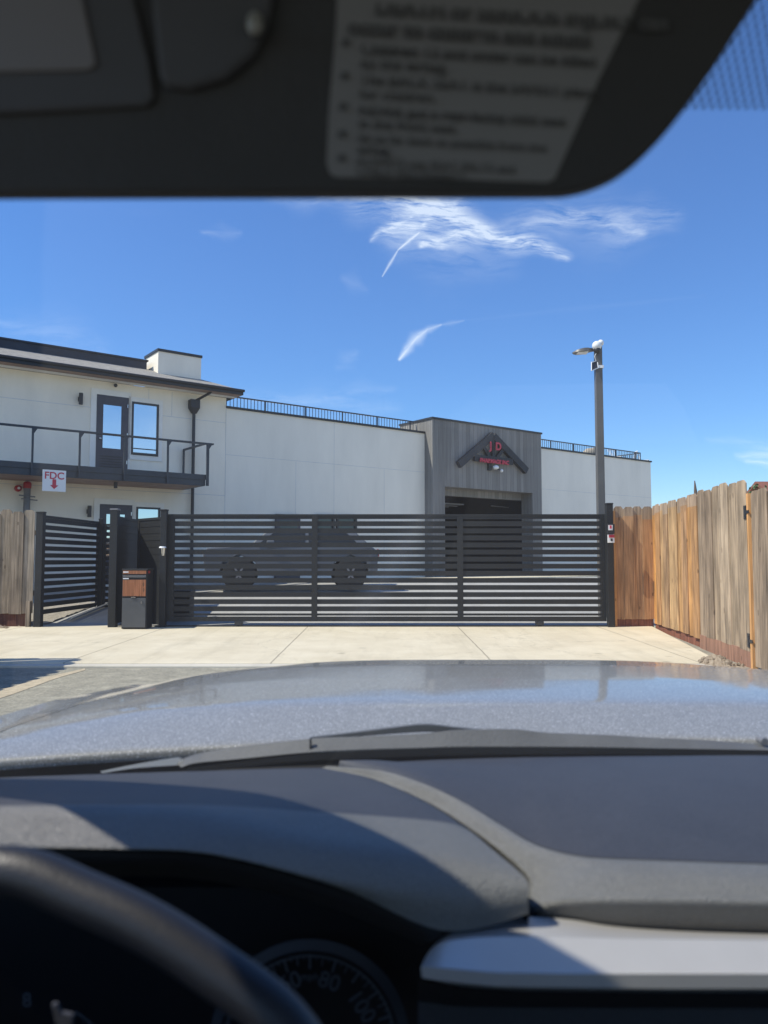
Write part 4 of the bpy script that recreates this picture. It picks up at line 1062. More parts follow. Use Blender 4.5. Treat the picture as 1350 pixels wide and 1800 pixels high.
# ------------------------------------------------------------------ beyond the right fence
nb = empty('neighbour_house', (26, 50, .6), 'house with a dark red roof just showing over the right fence', 'house')
mb = MB(); mb.box((24.2, 44, .5), (36, 54, 3.6)); mb.build('wall', M['beige'], nb)
mb = MB(); zr = P(1335, 856, 44).z
mb.prism([(23.6, 43.4, 3.6), (36.6, 43.4, 3.6), (36.6, 48.7, zr + .6), (23.6, 48.7, zr + .6)], (0, 0, .2)); mb.prism([(23.6, 54, 3.6), (36.6, 54, 3.6), (36.6, 48.7, zr + .6), (23.6, 48.7, zr + .6)], (0, 0, .2))
mb.build('roof', M['roof_tile'], nb)


def tree(loc, h, rad, label, seed, n=900):
    random.seed(seed); r = empty('tree', loc, label, 'tree'); loc = Vector(loc)
    mb = MB(); mb.tube([loc, loc + Vector((.1, 0, h * .4)), loc + Vector((-.05, .1, h * .75))], [.16, .11, .05], 8)
    for k in range(6):
        a = random.uniform(0, 6.28); b0_ = loc + Vector((0, 0, h * random.uniform(.35, .6))); mb.tube([b0_, b0_ + Vector((math.cos(a) * rad * .6, math.sin(a) * rad * .6, h * .2))], [.06, .02], 6)
    mb.build('trunk', M['bark'], r)
    mb = MB(); cl_ = [loc + Vector((random.gauss(0, rad * .5), random.gauss(0, rad * .5), h * .72 + random.gauss(0, rad * .4))) for _ in range(16)]
    for k in range(n):
        c = random.choice(cl_); p_ = c + Vector([random.gauss(0, rad * .22) for _ in range(3)])
        x = Vector([random.uniform(-1, 1) for _ in range(3)]).normalized() * .09; y_ = x.cross(Vector([random.uniform(-1, 1) for _ in range(3)])).normalized() * .06
        mb.add([p_ - x, p_ - y_, p_ + x, p_ + y_], [(0, 1, 2, 3)])
    mb.build('crown', M['leaf'], r)
tp = P(1325, 850, 38)
tree((tp.x + .3, 38, .6), tp.z - 1.1, 1.2, 'bushy green treetop showing over the right fence beside the red roof', 5, 2600)
pp = P(1222, 845, 30)
r = empty('utility_post', (pp.x, 30, .6), 'thin weathered wooden post sticking up beyond the right fence', 'post')
mb = MB(); mb.tube([(pp.x + .02, 30, .5), (pp.x, 30, pp.z - .4), (pp.x - .02, 30, pp.z)], [.09, .065, .02], 8); mb.build('shaft', M['bark'], r)

# ------------------------------------------------------------------ the car the photo is taken from
exec_car = True
CX = .38; XW = .25      # centre line of the car and extra half width


def flake_mat():
    m = bpy.data.materials.new('silver_paint'); m.use_nodes = True; t = m.node_tree; b = t.nodes['Principled BSDF']
    tcn = t.nodes.new('ShaderNodeTexCoord')
    v = t.nodes.new('ShaderNodeTexVoronoi'); v.inputs['Scale'].default_value = 700; t.links.new(tcn.outputs['Object'], v.inputs['Vector'])
    sp = t.nodes.new('ShaderNodeSeparateColor'); t.links.new(v.outputs['Color'], sp.inputs[0])
    cc = ramp(t, sp.outputs[0], [(0, (.195, .187, .165)), (.6, (.25, .24, .215)), (.9, (.34, .33, .30)), (1, (.95, .95, .93))])
    n = t.nodes.new('ShaderNodeTexNoise'); n.inputs['Scale'].default_value = 6; n.inputs['Detail'].default_value = 6; t.links.new(tcn.outputs['Object'], n.inputs['Vector'])
    du = mth(t, 'MULTIPLY', n.outputs['Fac'], 1.1, clamp=True)
    cc = mixc(t, mth(t, 'MULTIPLY', du, .5), cc, (.25, .23, .18))
    t.links.new(cc, b.inputs['Base Color'])
    b.inputs['Metallic'].default_value = .08; b.inputs['Roughness'].default_value = .5; b.inputs['Specular IOR Level'].default_value = .3
    b.inputs['Coat Weight'].default_value = .85; b.inputs['Coat Roughness'].default_value = .07
    bp = t.nodes.new('ShaderNodeBump'); bp.inputs['Strength'].default_value = .06; bp.inputs['Distance'].default_value = .002
    t.links.new(sp.outputs[1], bp.inputs['Height']); t.links.new(bp.outputs[0], b.inputs['Normal'])
    return m


def grain_mat(name, col, rough=.45, scale=420, bump=.35, spec=.5):
    m = bpy.data.materials.new(name); m.use_nodes = True; t = m.node_tree; b = t.nodes['Principled BSDF']
    tcn = t.nodes.new('ShaderNodeTexCoord')
    v = t.nodes.new('ShaderNodeTexVoronoi'); v.inputs['Scale'].default_value = scale; t.links.new(tcn.outputs['Object'], v.inputs['Vector'])
    n = t.nodes.new('ShaderNodeTexNoise'); n.inputs['Scale'].default_value = 14; n.inputs['Detail'].default_value = 6; t.links.new(tcn.outputs['Object'], n.inputs['Vector'])
    n5 = t.nodes.new('ShaderNodeTexNoise'); n5.inputs['Scale'].default_value = scale * .8; n5.inputs['Detail'].default_value = 2; t.links.new(tcn.outputs['Object'], n5.inputs['Vector'])
    cc = mixc(t, mth(t, 'ADD', mth(t, 'MULTIPLY', n.outputs['Fac'], .35), mth(t, 'MULTIPLY', mth(t, 'SUBTRACT', n5.outputs['Fac'], .25), 1.1), clamp=True), tuple(c * .6 for c in col), tuple(c * 1.4 for c in col))
    t.links.new(cc, b.inputs['Base Color']); b.inputs['Roughness'].default_value = rough; b.inputs['Specular IOR Level'].default_value = spec
    bp = t.nodes.new('ShaderNodeBump'); bp.inputs['Strength'].default_value = bump; bp.inputs['Distance'].default_value = .0012
    t.links.new(v.outputs['Distance'], bp.inputs['Height']); t.links.new(bp.outputs[0], b.inputs['Normal'])
    return m


M['paint'] = flake_mat()
M['dash'] = grain_mat('dash_plastic', (.15, .147, .138), .45, scale=650, bump=.9, spec=.7)  # sunlit bevel and lip: sunlight painted in as a lighter grey
M['dash_top'] = grain_mat('dash_soft_top', (.050, .050, .055), .5, bump=.25, spec=.55)  # same dash plastic with the shade put into its darker colour
M['dash_dark'] = grain_mat('dash_dark_plastic', (.010, .010, .011), .6)
M['cowl'] = grain_mat('cowl_plastic', (.006, .006, .0065), .75, 500, .4)
M['wiper'] = mat('wiper_plastic', (.10, .10, .098), .6, var=.12, scale=20, bump=.1, bscale=200)
M['rubber'] = mat('rubber', (.008, .008, .008), .7)
M['leather'] = grain_mat('wheel_leather', (.011, .012, .016), .48, 500, .2, spec=.6)
M['silver_trim'] = mat('silver_trim', (.56, .53, .49), .34, .35, var=.04, scale=10)
M['visor'] = mat('visor_vinyl', (.060, .060, .063), .8, var=.1, scale=9, bump=.15, bscale=300)
M['visor_flap'] = mat('visor_flap', (.085, .086, .095), .7, var=.05)
M['visor_mirror'] = mat('visor_mirror_cover', (.21, .20, .21), .6, var=.03)
M['label'] = mat('visor_label', (.25, .25, .26), .7, var=.04)
M['label_ink'] = mat('label_ink', (.12, .12, .125), .8)
M['dial'] = mat('dial_face', (.006, .006, .007), .6)
M['dial_mark'] = mat('dial_mark', (.075, .08, .085), .6)
M['headliner'] = mat('headliner', (.10, .10, .10), .95)

car = empty('car', (CX, 0, -.1), 'silver car seen from the driver seat: hood, wipers, dashboard, wheel and sun visor', 'car')

# hood
def lerp_tab(tab, y):
    if y <= tab[0][0]: return tab[0][1]
    for (a, va), (b, vb) in zip(tab, tab[1:]):
        if y <= b:
            t = (y - a) / (b - a); return va + (vb - va) * t
    return tab[-1][1]
def smooth_tab(tab, y):
    return sum(lerp_tab(tab, y + d) for d in (-.02, -.01, 0, .01, .02)) / 5
p_t = [(1.4, .9465), (1.5, .9620), (1.6, .9775), (1.69, .9915), (1.74, .9935), (1.85, .9955), (2.0, .9968), (2.3, .9905), (2.6, .969), (2.9, .915), (3.1, .85), (3.25, .75)]
w1t = [(1.35, .93), (1.6, .90), (2.4, .78), (2.8, .68), (3.2, .6)]
zet = [(1.35, .934), (1.5, .950), (1.62, .957), (1.9, .955), (2.4, .934), (2.8, .87), (3.25, .70)]
w2t = [(1.35, 1.0), (1.7, .99), (2.2, .99), (2.5, .93), (2.8, .86), (3.25, .75)]
z2t = [(1.35, .935), (1.7, .958), (2.0, .942), (2.2, .922), (2.5, .905), (2.8, .85), (3.25, .68)]


def hood_pt(u, Y):
    """u in -1..1 panel, 1..1.3 fender top, beyond 1.3 falling side"""
    s_ = -1 if u < 0 else 1; a = abs(u); w1 = smooth_tab(w1t, Y); w2 = smooth_tab(w2t, Y); pc_ = smooth_tab(p_t, Y); ze = smooth_tab(zet, Y); z2 = smooth_tab(z2t, Y)
    w1 += XW; w2 += XW
    if a <= 1: x = w1 * a; z = pc_ - (pc_ - ze) * a ** (3.6 if s_ > 0 else 4.2)
    elif a <= 1.3: f = (a - 1) / .3; x = w1 + (w2 - w1) * f; z = ze + (z2 - ze) * f - .006 * math.sin(math.pi * f)
    else: f = (a - 1.3); x = w2 + f * .12; z = z2 - f * .55
    return Vector((CX + s_ * x, Y, z))


us = [i / 40 for i in range(-40, 41)]
def rear(u):   # rear edge of the hood bows back at the sides
    return 1.5 - .10 * abs(u) ** 2
Yn = 90
mb = MB(); rows = []
for j in range(Yn + 1):
    f = j / Yn; rows.append([hood_pt(u * .998, rear(u) + (3.25 - rear(u)) * f) for u in us])
mb.grid(rows); mb.sm = True
# rolled rear lip
lip = [[p + Vector((0, -d, -z)) for p in rows[0]] for d, z in ((.0, 0), (.006, .002), (.009, .008), (.007, .02))]
mb.grid(lip)
hood = mb.build('hood', M['paint'], car, angle=50)
for sgn in (-1, 1):
    mb = MB(); rows = []
    for j in range(Yn + 1):
        Yv = 1.2 + (3.25 - 1.2) * j / Yn
        rows.append([hood_pt(sgn * a, Yv) for a in (1.006, 1.08, 1.15, 1.22, 1.28, 1.33, 1.45, 1.7, 2.2)])
    mb.grid(rows); mb.sm = True; mb.build('fender', M['paint'], car, angle=50)
mb = MB(); mb.box((CX - .95 - XW, 3.2, .1), (CX + .95 + XW, 3.3, .66)); mb.build('front_bumper', M['paint'], car, bevel=.05)
for sgn in (-1, 1):
    mb = MB(); mb.box((CX + sgn * (.80 + XW), 1.2, .1), (CX + sgn * (1.06 + XW), 3.1, .5)); mb.build('sill_panel', M['paint'], car)
# leaf scratch / stuck leaf on the hood
lf_ = P(1165, 1203, 1.86)
# cowl
mb = MB()
def crow(fn): return [fn(x) for x in range(-420, 1800, 60)]
def rear_y(x): # photo row of the hood's rear edge
    return 1287 + 45 * max(0, (700 - x) / 700) ** 1.9 if x < 700 else 1287
rows = [[hood_pt(u * 1.2, rear(u) + .10) - Vector((0, 0, .06)) for u in us], [hood_pt(u * 1.2, rear(u) - .0) - Vector((0, 0, .045)) for u in us],
        [hood_pt(u * 1.2, rear(u) - .07) - Vector((0, 0, .035)) for u in us], [Vector((hood_pt(u * 1.2, rear(u)).x, 1.26 - .1 * abs(u) ** 2, .925 - .012 * abs(u))) for u in us],
        [Vector((hood_pt(u * 1.2, rear(u)).x, 1.12 - .1 * abs(u) ** 2, .905)) for u in us]]
mb.grid(rows); mb.sm = True; mb.build('cowl', M['cowl'], car)

# wiper along the windshield base
WYD = 1.27
def strip(top, bot, Y, th, name, matl, parent, Yb=None):
    mb = MB(); n = 60
    T_ = spline([P(x, y, Y) for x, y in top], n); B_ = spline([P(x, y, (Yb or Y)) for x, y in bot], n)
    back = Vector((0, th, -.002))
    mb.grid([[p for p in B_], [p for p in T_]]); mb.grid([[p + back for p in T_], [p + back for p in B_]]); mb.grid([T_, [p + back for p in T_]]); mb.grid([B_, [p + back for p in B_]])
    mb.sm = True
    return mb.build(name, matl, parent, angle=35)
wa = strip([(310, 1339), (345, 1326), (420, 1313), (545, 1299), (640, 1295), (745, 1290), (800, 1284), (900, 1282), (960, 1288), (1060, 1292), (1150, 1297), (1250, 1302), (1350, 1310), (1420, 1316)],
           [(318, 1349), (345, 1341), (420, 1334), (545, 1322), (640, 1317), (745, 1314), (800, 1312), (900, 1312), (960, 1312), (1060, 1313), (1150, 1315), (1250, 1317), (1350, 1319), (1420, 1322)], WYD, .012, 'wiper_blade', M['wiper'], car, WYD - .02)
strip([(176, 1356), (240, 1343), (314, 1331)], [(180, 1359), (240, 1350), (330, 1344)], WYD - .004, .01, 'blade_tip', mat('tip_metal', (.85, .85, .83), .35, .3), wa)
strip([(330, 1350), (545, 1325), (745, 1315), (900, 1313), (1150, 1316), (1420, 1323)], [(330, 1358), (545, 1338), (745, 1329), (900, 1326), (1150, 1327), (1420, 1332)], WYD - .025, .006, 'rubber_strip', M['rubber'], wa)
strip([(545, 1297), (600, 1291), (680, 1281), (745, 1274), (800, 1279), (850, 1284)], [(545, 1301), (600, 1297), (680, 1291), (745, 1287), (800, 1288), (850, 1289)], WYD + .02, .02, 'wiper_arm', M['wiper'], car)
mb = MB(); pj = P(546, 1311, WYD - .013); mb.box((pj.x - .0015, pj.y - .003, pj.z - .012), (pj.x + .0015, pj.y + .002, pj.z + .012)); mb.build('joint', M['rubber'], wa)
mb = MB(); pj = P(1345, 1304, WYD - .01); mb.tube([pj, pj + Vector((0, .02, 0))], .006, 12); mb.build('washer_nozzle', M['grey_plastic'], car)

# dashboard: passenger pad and ridge
def Q(*pts): return [P(x, y, Y) for x, y, Y in pts]
RL = [(560, 1353, 1.21), (640, 1368, 1.14), (700, 1390, 1.07), (760, 1418, 1.01), (815, 1452, .95), (880, 1501, .888), (927, 1547, .845), (929, 1578, .822), (938, 1596, .800), (985, 1590, .787), (1100, 1588, .780), (1350, 1592, .776), (1650, 1597, .774)]
RR = [(595, 1350, 1.19), (672, 1355, 1.12), (752, 1380, 1.04), (822, 1414, .98), (885, 1452, .925), (935, 1482, .885), (972, 1496, .862), (1000, 1503, .850), (1030, 1508, .840), (1075, 1511, .834), (1150, 1514, .829), (1350, 1521, .826), (1650, 1527, .824)]
FR = [(600, 1347, 1.20), (650, 1343, 1.20), (700, 1339, 1.20), (760, 1336, 1.20), (830, 1333.5, 1.20), (890, 1332, 1.20), (940, 1331, 1.20), (985, 1330.5, 1.20), (1030, 1330, 1.20), (1080, 1329.5, 1.20), (1160, 1329, 1.20), (1350, 1328, 1.20), (1650, 1332, 1.18)]
A_ = Q(*RL); B_ = Q(*RR); F_ = Q(*FR)
up_ = Vector((0, 0, 1))
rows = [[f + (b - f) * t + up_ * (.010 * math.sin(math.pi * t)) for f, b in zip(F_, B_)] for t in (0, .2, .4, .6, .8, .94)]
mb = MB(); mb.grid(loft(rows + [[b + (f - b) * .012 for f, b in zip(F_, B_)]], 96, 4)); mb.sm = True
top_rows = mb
rows = [[b + (f - b) * .06 - up_ * .004 for f, b in zip(F_, B_)], [b + (f - b) * .015 - up_ * .001 for f, b in zip(F_, B_)]]
rows += [[b + (a - b) * t + up_ * (.004 * math.sin(math.pi * t)) for a, b in zip(A_, B_)] for t in (.03, .2, .4, .6, .8, .96)]
rows += [[a + Vector((0, .006 if k_ > 7 else .02, -.012)) for k_, a in enumerate(A_)], [a + Vector((0, .02, -.05)) for a in A_]]
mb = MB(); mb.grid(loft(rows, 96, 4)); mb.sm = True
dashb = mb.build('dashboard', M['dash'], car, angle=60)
top_rows.build('soft_top', M['dash_top'], dashb, angle=60)  # top surface in the painted shade tone
# instrument hood (driver side)
bin_ = [Q((-260, 1388, 1.14), (-60, 1371, 1.17), (0, 1367, 1.18), (200, 1360, 1.185), (370, 1355, 1.19), (460, 1352, 1.19), (540, 1350, 1.19), (566, 1350, 1.19)),
        Q((-260, 1400, .98), (-60, 1384, 1.00), (0, 1381, 1.0), (200, 1373, 1.02), (370, 1366, 1.04), (500, 1362, 1.05), (610, 1362, 1.06), (650, 1368, 1.06)),
        Q((-260, 1415, .85), (-60, 1402, .86), (0, 1399, .86), (200, 1394, .88), (370, 1388, .90), (540, 1384, .92), (690, 1390, .93), (740, 1405, .93)),
        Q((-260, 1424, .775), (-60, 1416, .775), (0, 1414, .775), (200, 1412, .78), (370, 1412, .80), (560, 1422, .83), (760, 1436, .85), (815, 1452, .85)),
        Q((-260, 1432, .755), (-60, 1426, .755), (0, 1424, .755), (200, 1424, .758), (370, 1428, .765), (560, 1450, .785), (780, 1478, .80), (870, 1497, .80)),
        Q((-260, 1460, .735), (-60, 1453, .737), (0, 1452, .737), (200, 1454, .738), (370, 1460, .74), (580, 1490, .75), (790, 1520, .765), (925, 1546, .765)),
        Q((-260, 1490, .72), (-60, 1488, .72), (0, 1487, .72), (200, 1489, .72), (370, 1497, .722), (590, 1545, .73), (800, 1580, .745), (928, 1580, .755)),
        Q((-260, 1496, .722), (-60, 1492, .722), (0, 1491, .722), (200, 1493, .722), (380, 1503, .724), (600, 1562, .732), (780, 1636, .745), (929, 1607, .757))]
bl_ = loft(bin_, 80, 6)
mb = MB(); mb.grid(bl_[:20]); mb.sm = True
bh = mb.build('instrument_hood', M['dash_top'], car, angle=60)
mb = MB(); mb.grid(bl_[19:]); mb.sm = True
mb.build('hood_lip', M['dash'], bh, angle=60)  # lip takes the paler tone that stands for sun on it
mb = MB()
und = [Q((-260, 1498, .728), (0, 1494, .728), (200, 1496, .728), (380, 1507, .73), (600, 1566, .738), (780, 1640, .75)),
       Q((-260, 1524, .745), (0, 1520, .745), (200, 1524, .745), (360, 1530, .75), (580, 1585, .755), (760, 1655, .765)),
       Q((-260, 1540, .85), (0, 1538, .85), (200, 1540, .85), (360, 1548, .85), (560, 1590, .85), (740, 1660, .85))]
mb.grid(loft(und, 50, 6)); mb.sm = True; mb.build('hood_underside', M['dash_dark'], bh, angle=60)
mb = MB(); mb.grid([Q((560, 1352, 1.2), (700, 1392, 1.06), (815, 1453, .86), (925, 1547, .775), (930, 1607, .765)), [p + Vector((0, .03, -.09)) for p in Q((560, 1352, 1.2), (700, 1392, 1.06), (815, 1453, .86), (925, 1547, .775), (930, 1607, .765))]]); mb.build('side_wall', M['dash_dark'], bh)

# silver ledge across the passenger side
ld_top = [(745, 1692), (757, 1668), (785, 1643), (830, 1626), (880, 1617), (930, 1612), (1000, 1616), (1080, 1628), (1200, 1636), (1350, 1641), (1620, 1648)]
ld_crs = [(742, 1698), (750, 1680), (778, 1656), (820, 1648), (870, 1645), (930, 1645), (1000, 1646), (1080, 1648), (1200, 1650), (1350, 1652), (1620, 1656)]
ld_low = [(740, 1700), (745, 1697), (775, 1700), (820, 1704), (870, 1708), (930, 1709), (1000, 1710), (1080, 1710), (1200, 1710), (1350, 1710), (1620, 1712)]
ld_bot = [(742, 1718), (748, 1720), (775, 1724), (820, 1729), (870, 1733), (930, 1735), (1000, 1736), (1080, 1737), (1200, 1738), (1350, 1738), (1620, 1740)]
ld_und = [(760, 1722), (770, 1724), (790, 1730), (830, 1736), (880, 1740), (940, 1742), (1000, 1743), (1080, 1744), (1200, 1745), (1350, 1745), (1620, 1747)]
rws = []
for tab, Y in ((ld_top, .79), (ld_crs, .735), (ld_crs, .731), (ld_low, .705), (ld_low, .702), (ld_bot, .702), (ld_und, .73)):
    dy = 0
    rws.append(spline([P(x, y + (2 if Y in (.731, .702) and tab is not ld_bot else 0), Y) for x, y in tab], 70))
mb = MB(); mb.grid(rws); mb.sm = True; ledge = mb.build('trim_ledge', M['silver_trim'], dashb, angle=25)
mb = MB(); mb.grid([Q((735, 1722, .72), (800, 1738, .72), (930, 1744, .72), (1600, 1750, .72)), Q((735, 1760, .74), (800, 1770, .74), (930, 1772, .74), (1600, 1774, .74)), Q((735, 1900, .72), (800, 1900, .72), (930, 1900, .72), (1600, 1900, .72))]); mb.build('lower_panel', M['dash_dark'], dashb)

# gauge cluster
CY = .90
cl_ = empty('tmp', (0, 0, 0)); bpy.data.objects.remove(cl_)
mb = MB(); mb.grid([Q((-300, 1560, CY), (800, 1560, CY)), Q((-300, 2000, CY + .06), (800, 2000, CY + .06))]); clu = mb.build('gauge_cluster', M['dial'], car)
mb = MB(); mb.grid([Q((-300, 1500, .86), (560, 1500, .86), (760, 1600, .86), (800, 1680, .86)), Q((-300, 1620, CY + .1), (560, 1620, CY + .1), (760, 1720, CY + .1), (830, 2000, CY + .1))]); 


def dial(xc, yc, rad_px, Y, nums, a0, a1, majors):
    c = P(xc, yc, Y); s_ = Y / F; k = rad_px * s_
    def D(r_, ang, d=0): return c + Vector((math.sin(ang) * r_ * k, -.004 - d, math.cos(ang) * r_ * k))
    mb = MB(); n = 72; o_ = []; i_ = []
    for j in range(n + 1):
        a = 2 * math.pi * j / n; o_.append(D(1.0, a)); i_.append(D(.90, a, .003))
    mb.grid([o_, i_]); mb.sm = True
    if xc > 300: mb.build('bezel', mat('bezel', (.035, .037, .042), .5), clu)
    mb = MB()
    for j in range(majors * 4 + 1):
        a = a0 + (a1 - a0) * j / (majors * 4); big = j % 4 == 0; mid = j % 2 == 0
        mb.bar(D(.86, a, .002), D(.72 if big else (.76 if mid else .81), a, .002), .0022 if big else .0013, .0008, up=Vector((0, 1, 0)))
    for j in range(majors * 4):
        aa = a0 + (a1 - a0) * (j + .15) / (majors * 4); ab = a0 + (a1 - a0) * (j + .85) / (majors * 4); mb.bar(D(.845, aa, .002), D(.845, ab, .002), .0022, .0008, up=Vector((0, 1, 0)))
    mb.build('tick_marks', M['dial_mark'], clu)
    for s, ang, r_, sz in nums:
        p_ = D(r_, ang, .004); text(s, sz, M['dial_mark'], 'numeral', clu, p_, (math.cos(ang), 0, -math.sin(ang)), (math.sin(ang), 0, math.cos(ang)), .0004)
sp0 = R(18)
dial(545, 1828, 168, CY - .02, [('60', R(-18), .63, .0245), ('80', R(18), .63, .0245), ('100', R(55), .63, .0245), ('120', R(92), .63, .0245), ('40', R(-55), .63, .0245), ('mph', 0, .65, .011)], R(-126), R(126), 14)
dial(62, 1905, 165, CY - .02, [('8', R(-5), .86, .021)], R(30), R(120), 3)

# steering wheel
SWY = .44; ph = R(20)
ex = Vector((1, 0, 0)); e2 = Vector((0, math.sin(ph), math.cos(ph))); C0 = Vector((0, SWY, .95))
pl_ = [(-.232, .165), (-.185, .150), (-.146, .135), (-.104, .113), (-.058, .084), (-.03, .045), (-.02, 0), (-.03, -.06), (-.07, -.12), (-.14, -.16), (-.23, -.175), (-.32, -.16), (-.39, -.12), (-.43, -.06), (-.44, 0), (-.43, .045), (-.402, .084), (-.356, .113), (-.314, .135), (-.275, .158)]
k = len(pl_); path = []
for i in range(k):
    for j in range(6):
        a, b, c, d = [Vector(pl_[(i + m_) % k] + (0,)) for m_ in (-1, 0, 1, 2)]
        q_ = cat(a, b, c, d, j / 6); path.append(C0 + ex * q_.x + e2 * q_.y)
mb = MB(); mb.tube(path, .0152, 20, closed=True); sw = mb.build('steering_wheel', M['leather'], car)
mb = MB(); hc = C0 + ex * -.23 + e2 * -.01 + Vector((0, .05, 0))
mb.ball(hc, .075, 20, (1, .45, .85)); hub = mb.build('hub', M['leather'], sw)
for a in ((-.03, .0), (-.43, .0), (-.23, -.17)):
    mb = MB(); mb.tube([hc + Vector((0, -.01, 0)), C0 + ex * ((a[0] - .23) / 2) + e2 * (a[1] / 2) + Vector((0, .02, 0)), C0 + ex * a[0] + e2 * a[1]], [.03, .018, .013], 12); mb.build('spoke', M['leather'], sw)
mb = MB()   # stalk glints
pa_ = P(108, 1790, .5)
mb.add(Q((90, 1766, .60), (99, 1766, .60), (118, 1812, .60), (100, 1812, .60)), [(0, 1, 2, 3)]); mb.add(Q((112, 1776, .60), (130, 1780, .60), (128, 1815, .60), (106, 1815, .60)), [(0, 1, 2, 3)])
mb.build('stalk', M['dash_top'], sw, solid=.004)

# sun visor
VY = .42
VZ0 = P(675, 338, VY).z
def V(x, y):
    d = ray(x, y); k_ = .30      # the plane leans back towards the driver
    t_ = (VY + k_ * (VZ0 - EYE)) / (d.y + k_ * d.z)
    return Vector((d.x * t_, d.y * t_, EYE + d.z * t_))
out = [(-420, 341), (0, 339), (400, 338), (800, 337.5), (960, 337), (1010, 334), (1060, 320), (1105, 296), (1150, 257), (1200, 198), (1250, 128), (1300, 50), (1345, -25), (1395, -140), (1415, -230)]
outl = [V(*p) for p in out] + [V(-420, -230)]
sm_ = spline(outl[:-1], 80) + [outl[-1]]
mb = MB(); mb.prism(sm_, (0, .016, .003)); vis = mb.build('sun_visor', M['visor'], car, bevel=.006)
off_ = Vector((0, -.0012, 0))
def vpatch(pts, name, matl, lift=.0012, th=.001, parent=None, bev=0, up=Vector((0, 0, 0))):
    mb = MB(); mb.prism([V(*p) + Vector((0, -lift, 0)) for p in pts], (0, -th, 0)); return mb.build(name, matl, parent or vis, bevel=bev)
def arc(cx_, cy__, r_, a0, a1, n=8): return [(cx_ + r_ * math.cos(R(a0 + (a1 - a0) * i / n)), cy__ + r_ * math.sin(R(a0 + (a1 - a0) * i / n))) for i in range(n + 1)]
lab = vpatch([(598, -120), (590, 60), (578, 200), (574, 288)] + arc(596, 292, 20, 180, 95, 5) + [(800, 316), (962, 321), (975, 314), (1052, 140), (1112, 20), (1150, -60), (1160, -120)], 'warning_label', M['label'], 0, .0006)
vpatch([(-300, -190), (138, -190), (150, 0), (176, 122), (166, 134), (0, 138), (-300, 140)], 'mirror_cover', M['visor_mirror'], .004, .002, bev=.001)
vpatch([(-300, -215), (205, -215), (238, 0), (268, 120), (274, 176), (262, 192), (0, 206), (-300, 212)], 'mirror_frame', M['visor_flap'], 0, .004, bev=.002)
vpatch([(262, -160), (270, 0), (284, 140), (296, 162), (340, 166), (400, 148), (448, 108), (474, 50), (484, 0), (490, -160)], 'card_clip', M['visor_flap'], 0, .006, bev=.003)
mb = MB(); mb.ball(V(452, 60) + Vector((0, -.008, 0)), .0055, 14, (.8, .7, 1.2)); mb.build('clip_button', mat('button', (.35, .35, .33), .3), vis)  # highlight on the clip, put in as a pale bead
# printed warning, lines follow the label's slope
rx = (V(1000, 56) - V(620, 34)).normalized(); ru = Vector((0, 0, 1))
def vline(s, x, y, sz, bold=0, nm='label_text'):
    return text(s, sz, M['label_ink'], nm, lab, V(x, y) + Vector((0, -.0012, 0)), rx, ru, .0002, 'LEFT', bold=bold)
def vdot(x, y):
    return V(x, y) + Vector((0, -.0016, 0))
mb = MB()
for (x, y) in ((608, 78), (606, 136), (603, 190), (601, 238), (600, 280)): mb.ball(vdot(x, y), .0024, 10, (1, .15, 1))
mb.build('bullet', M['label_ink'], lab)
vline('DEATH or SERIOUS INJURY can', 660, 16, .0115, .0005); vline('occur to children and adults', 612, 50, .0115, .0005)
vline('Children 12 and under can be killed', 634, 88, .0088, .0002); vline('by the airbag.', 634, 113, .0088)
vline('The BACK SEAT is the SAFEST place', 632, 142, .0085, .0001); vline('for children.', 632, 167, .0085)
vline('NEVER put a rear-facing child seat', 630, 196, .0082, .0001); vline('in the front seat.', 630, 219, .0082)
vline('Sit as far back as possible from the', 628, 244, .0075); vline('airbag.', 628, 264, .0075)
vline('ALWAYS use SEAT BELTS and', 626, 285, .0070); vline('CHILD RESTRAINTS.', 626, 303, .0070)

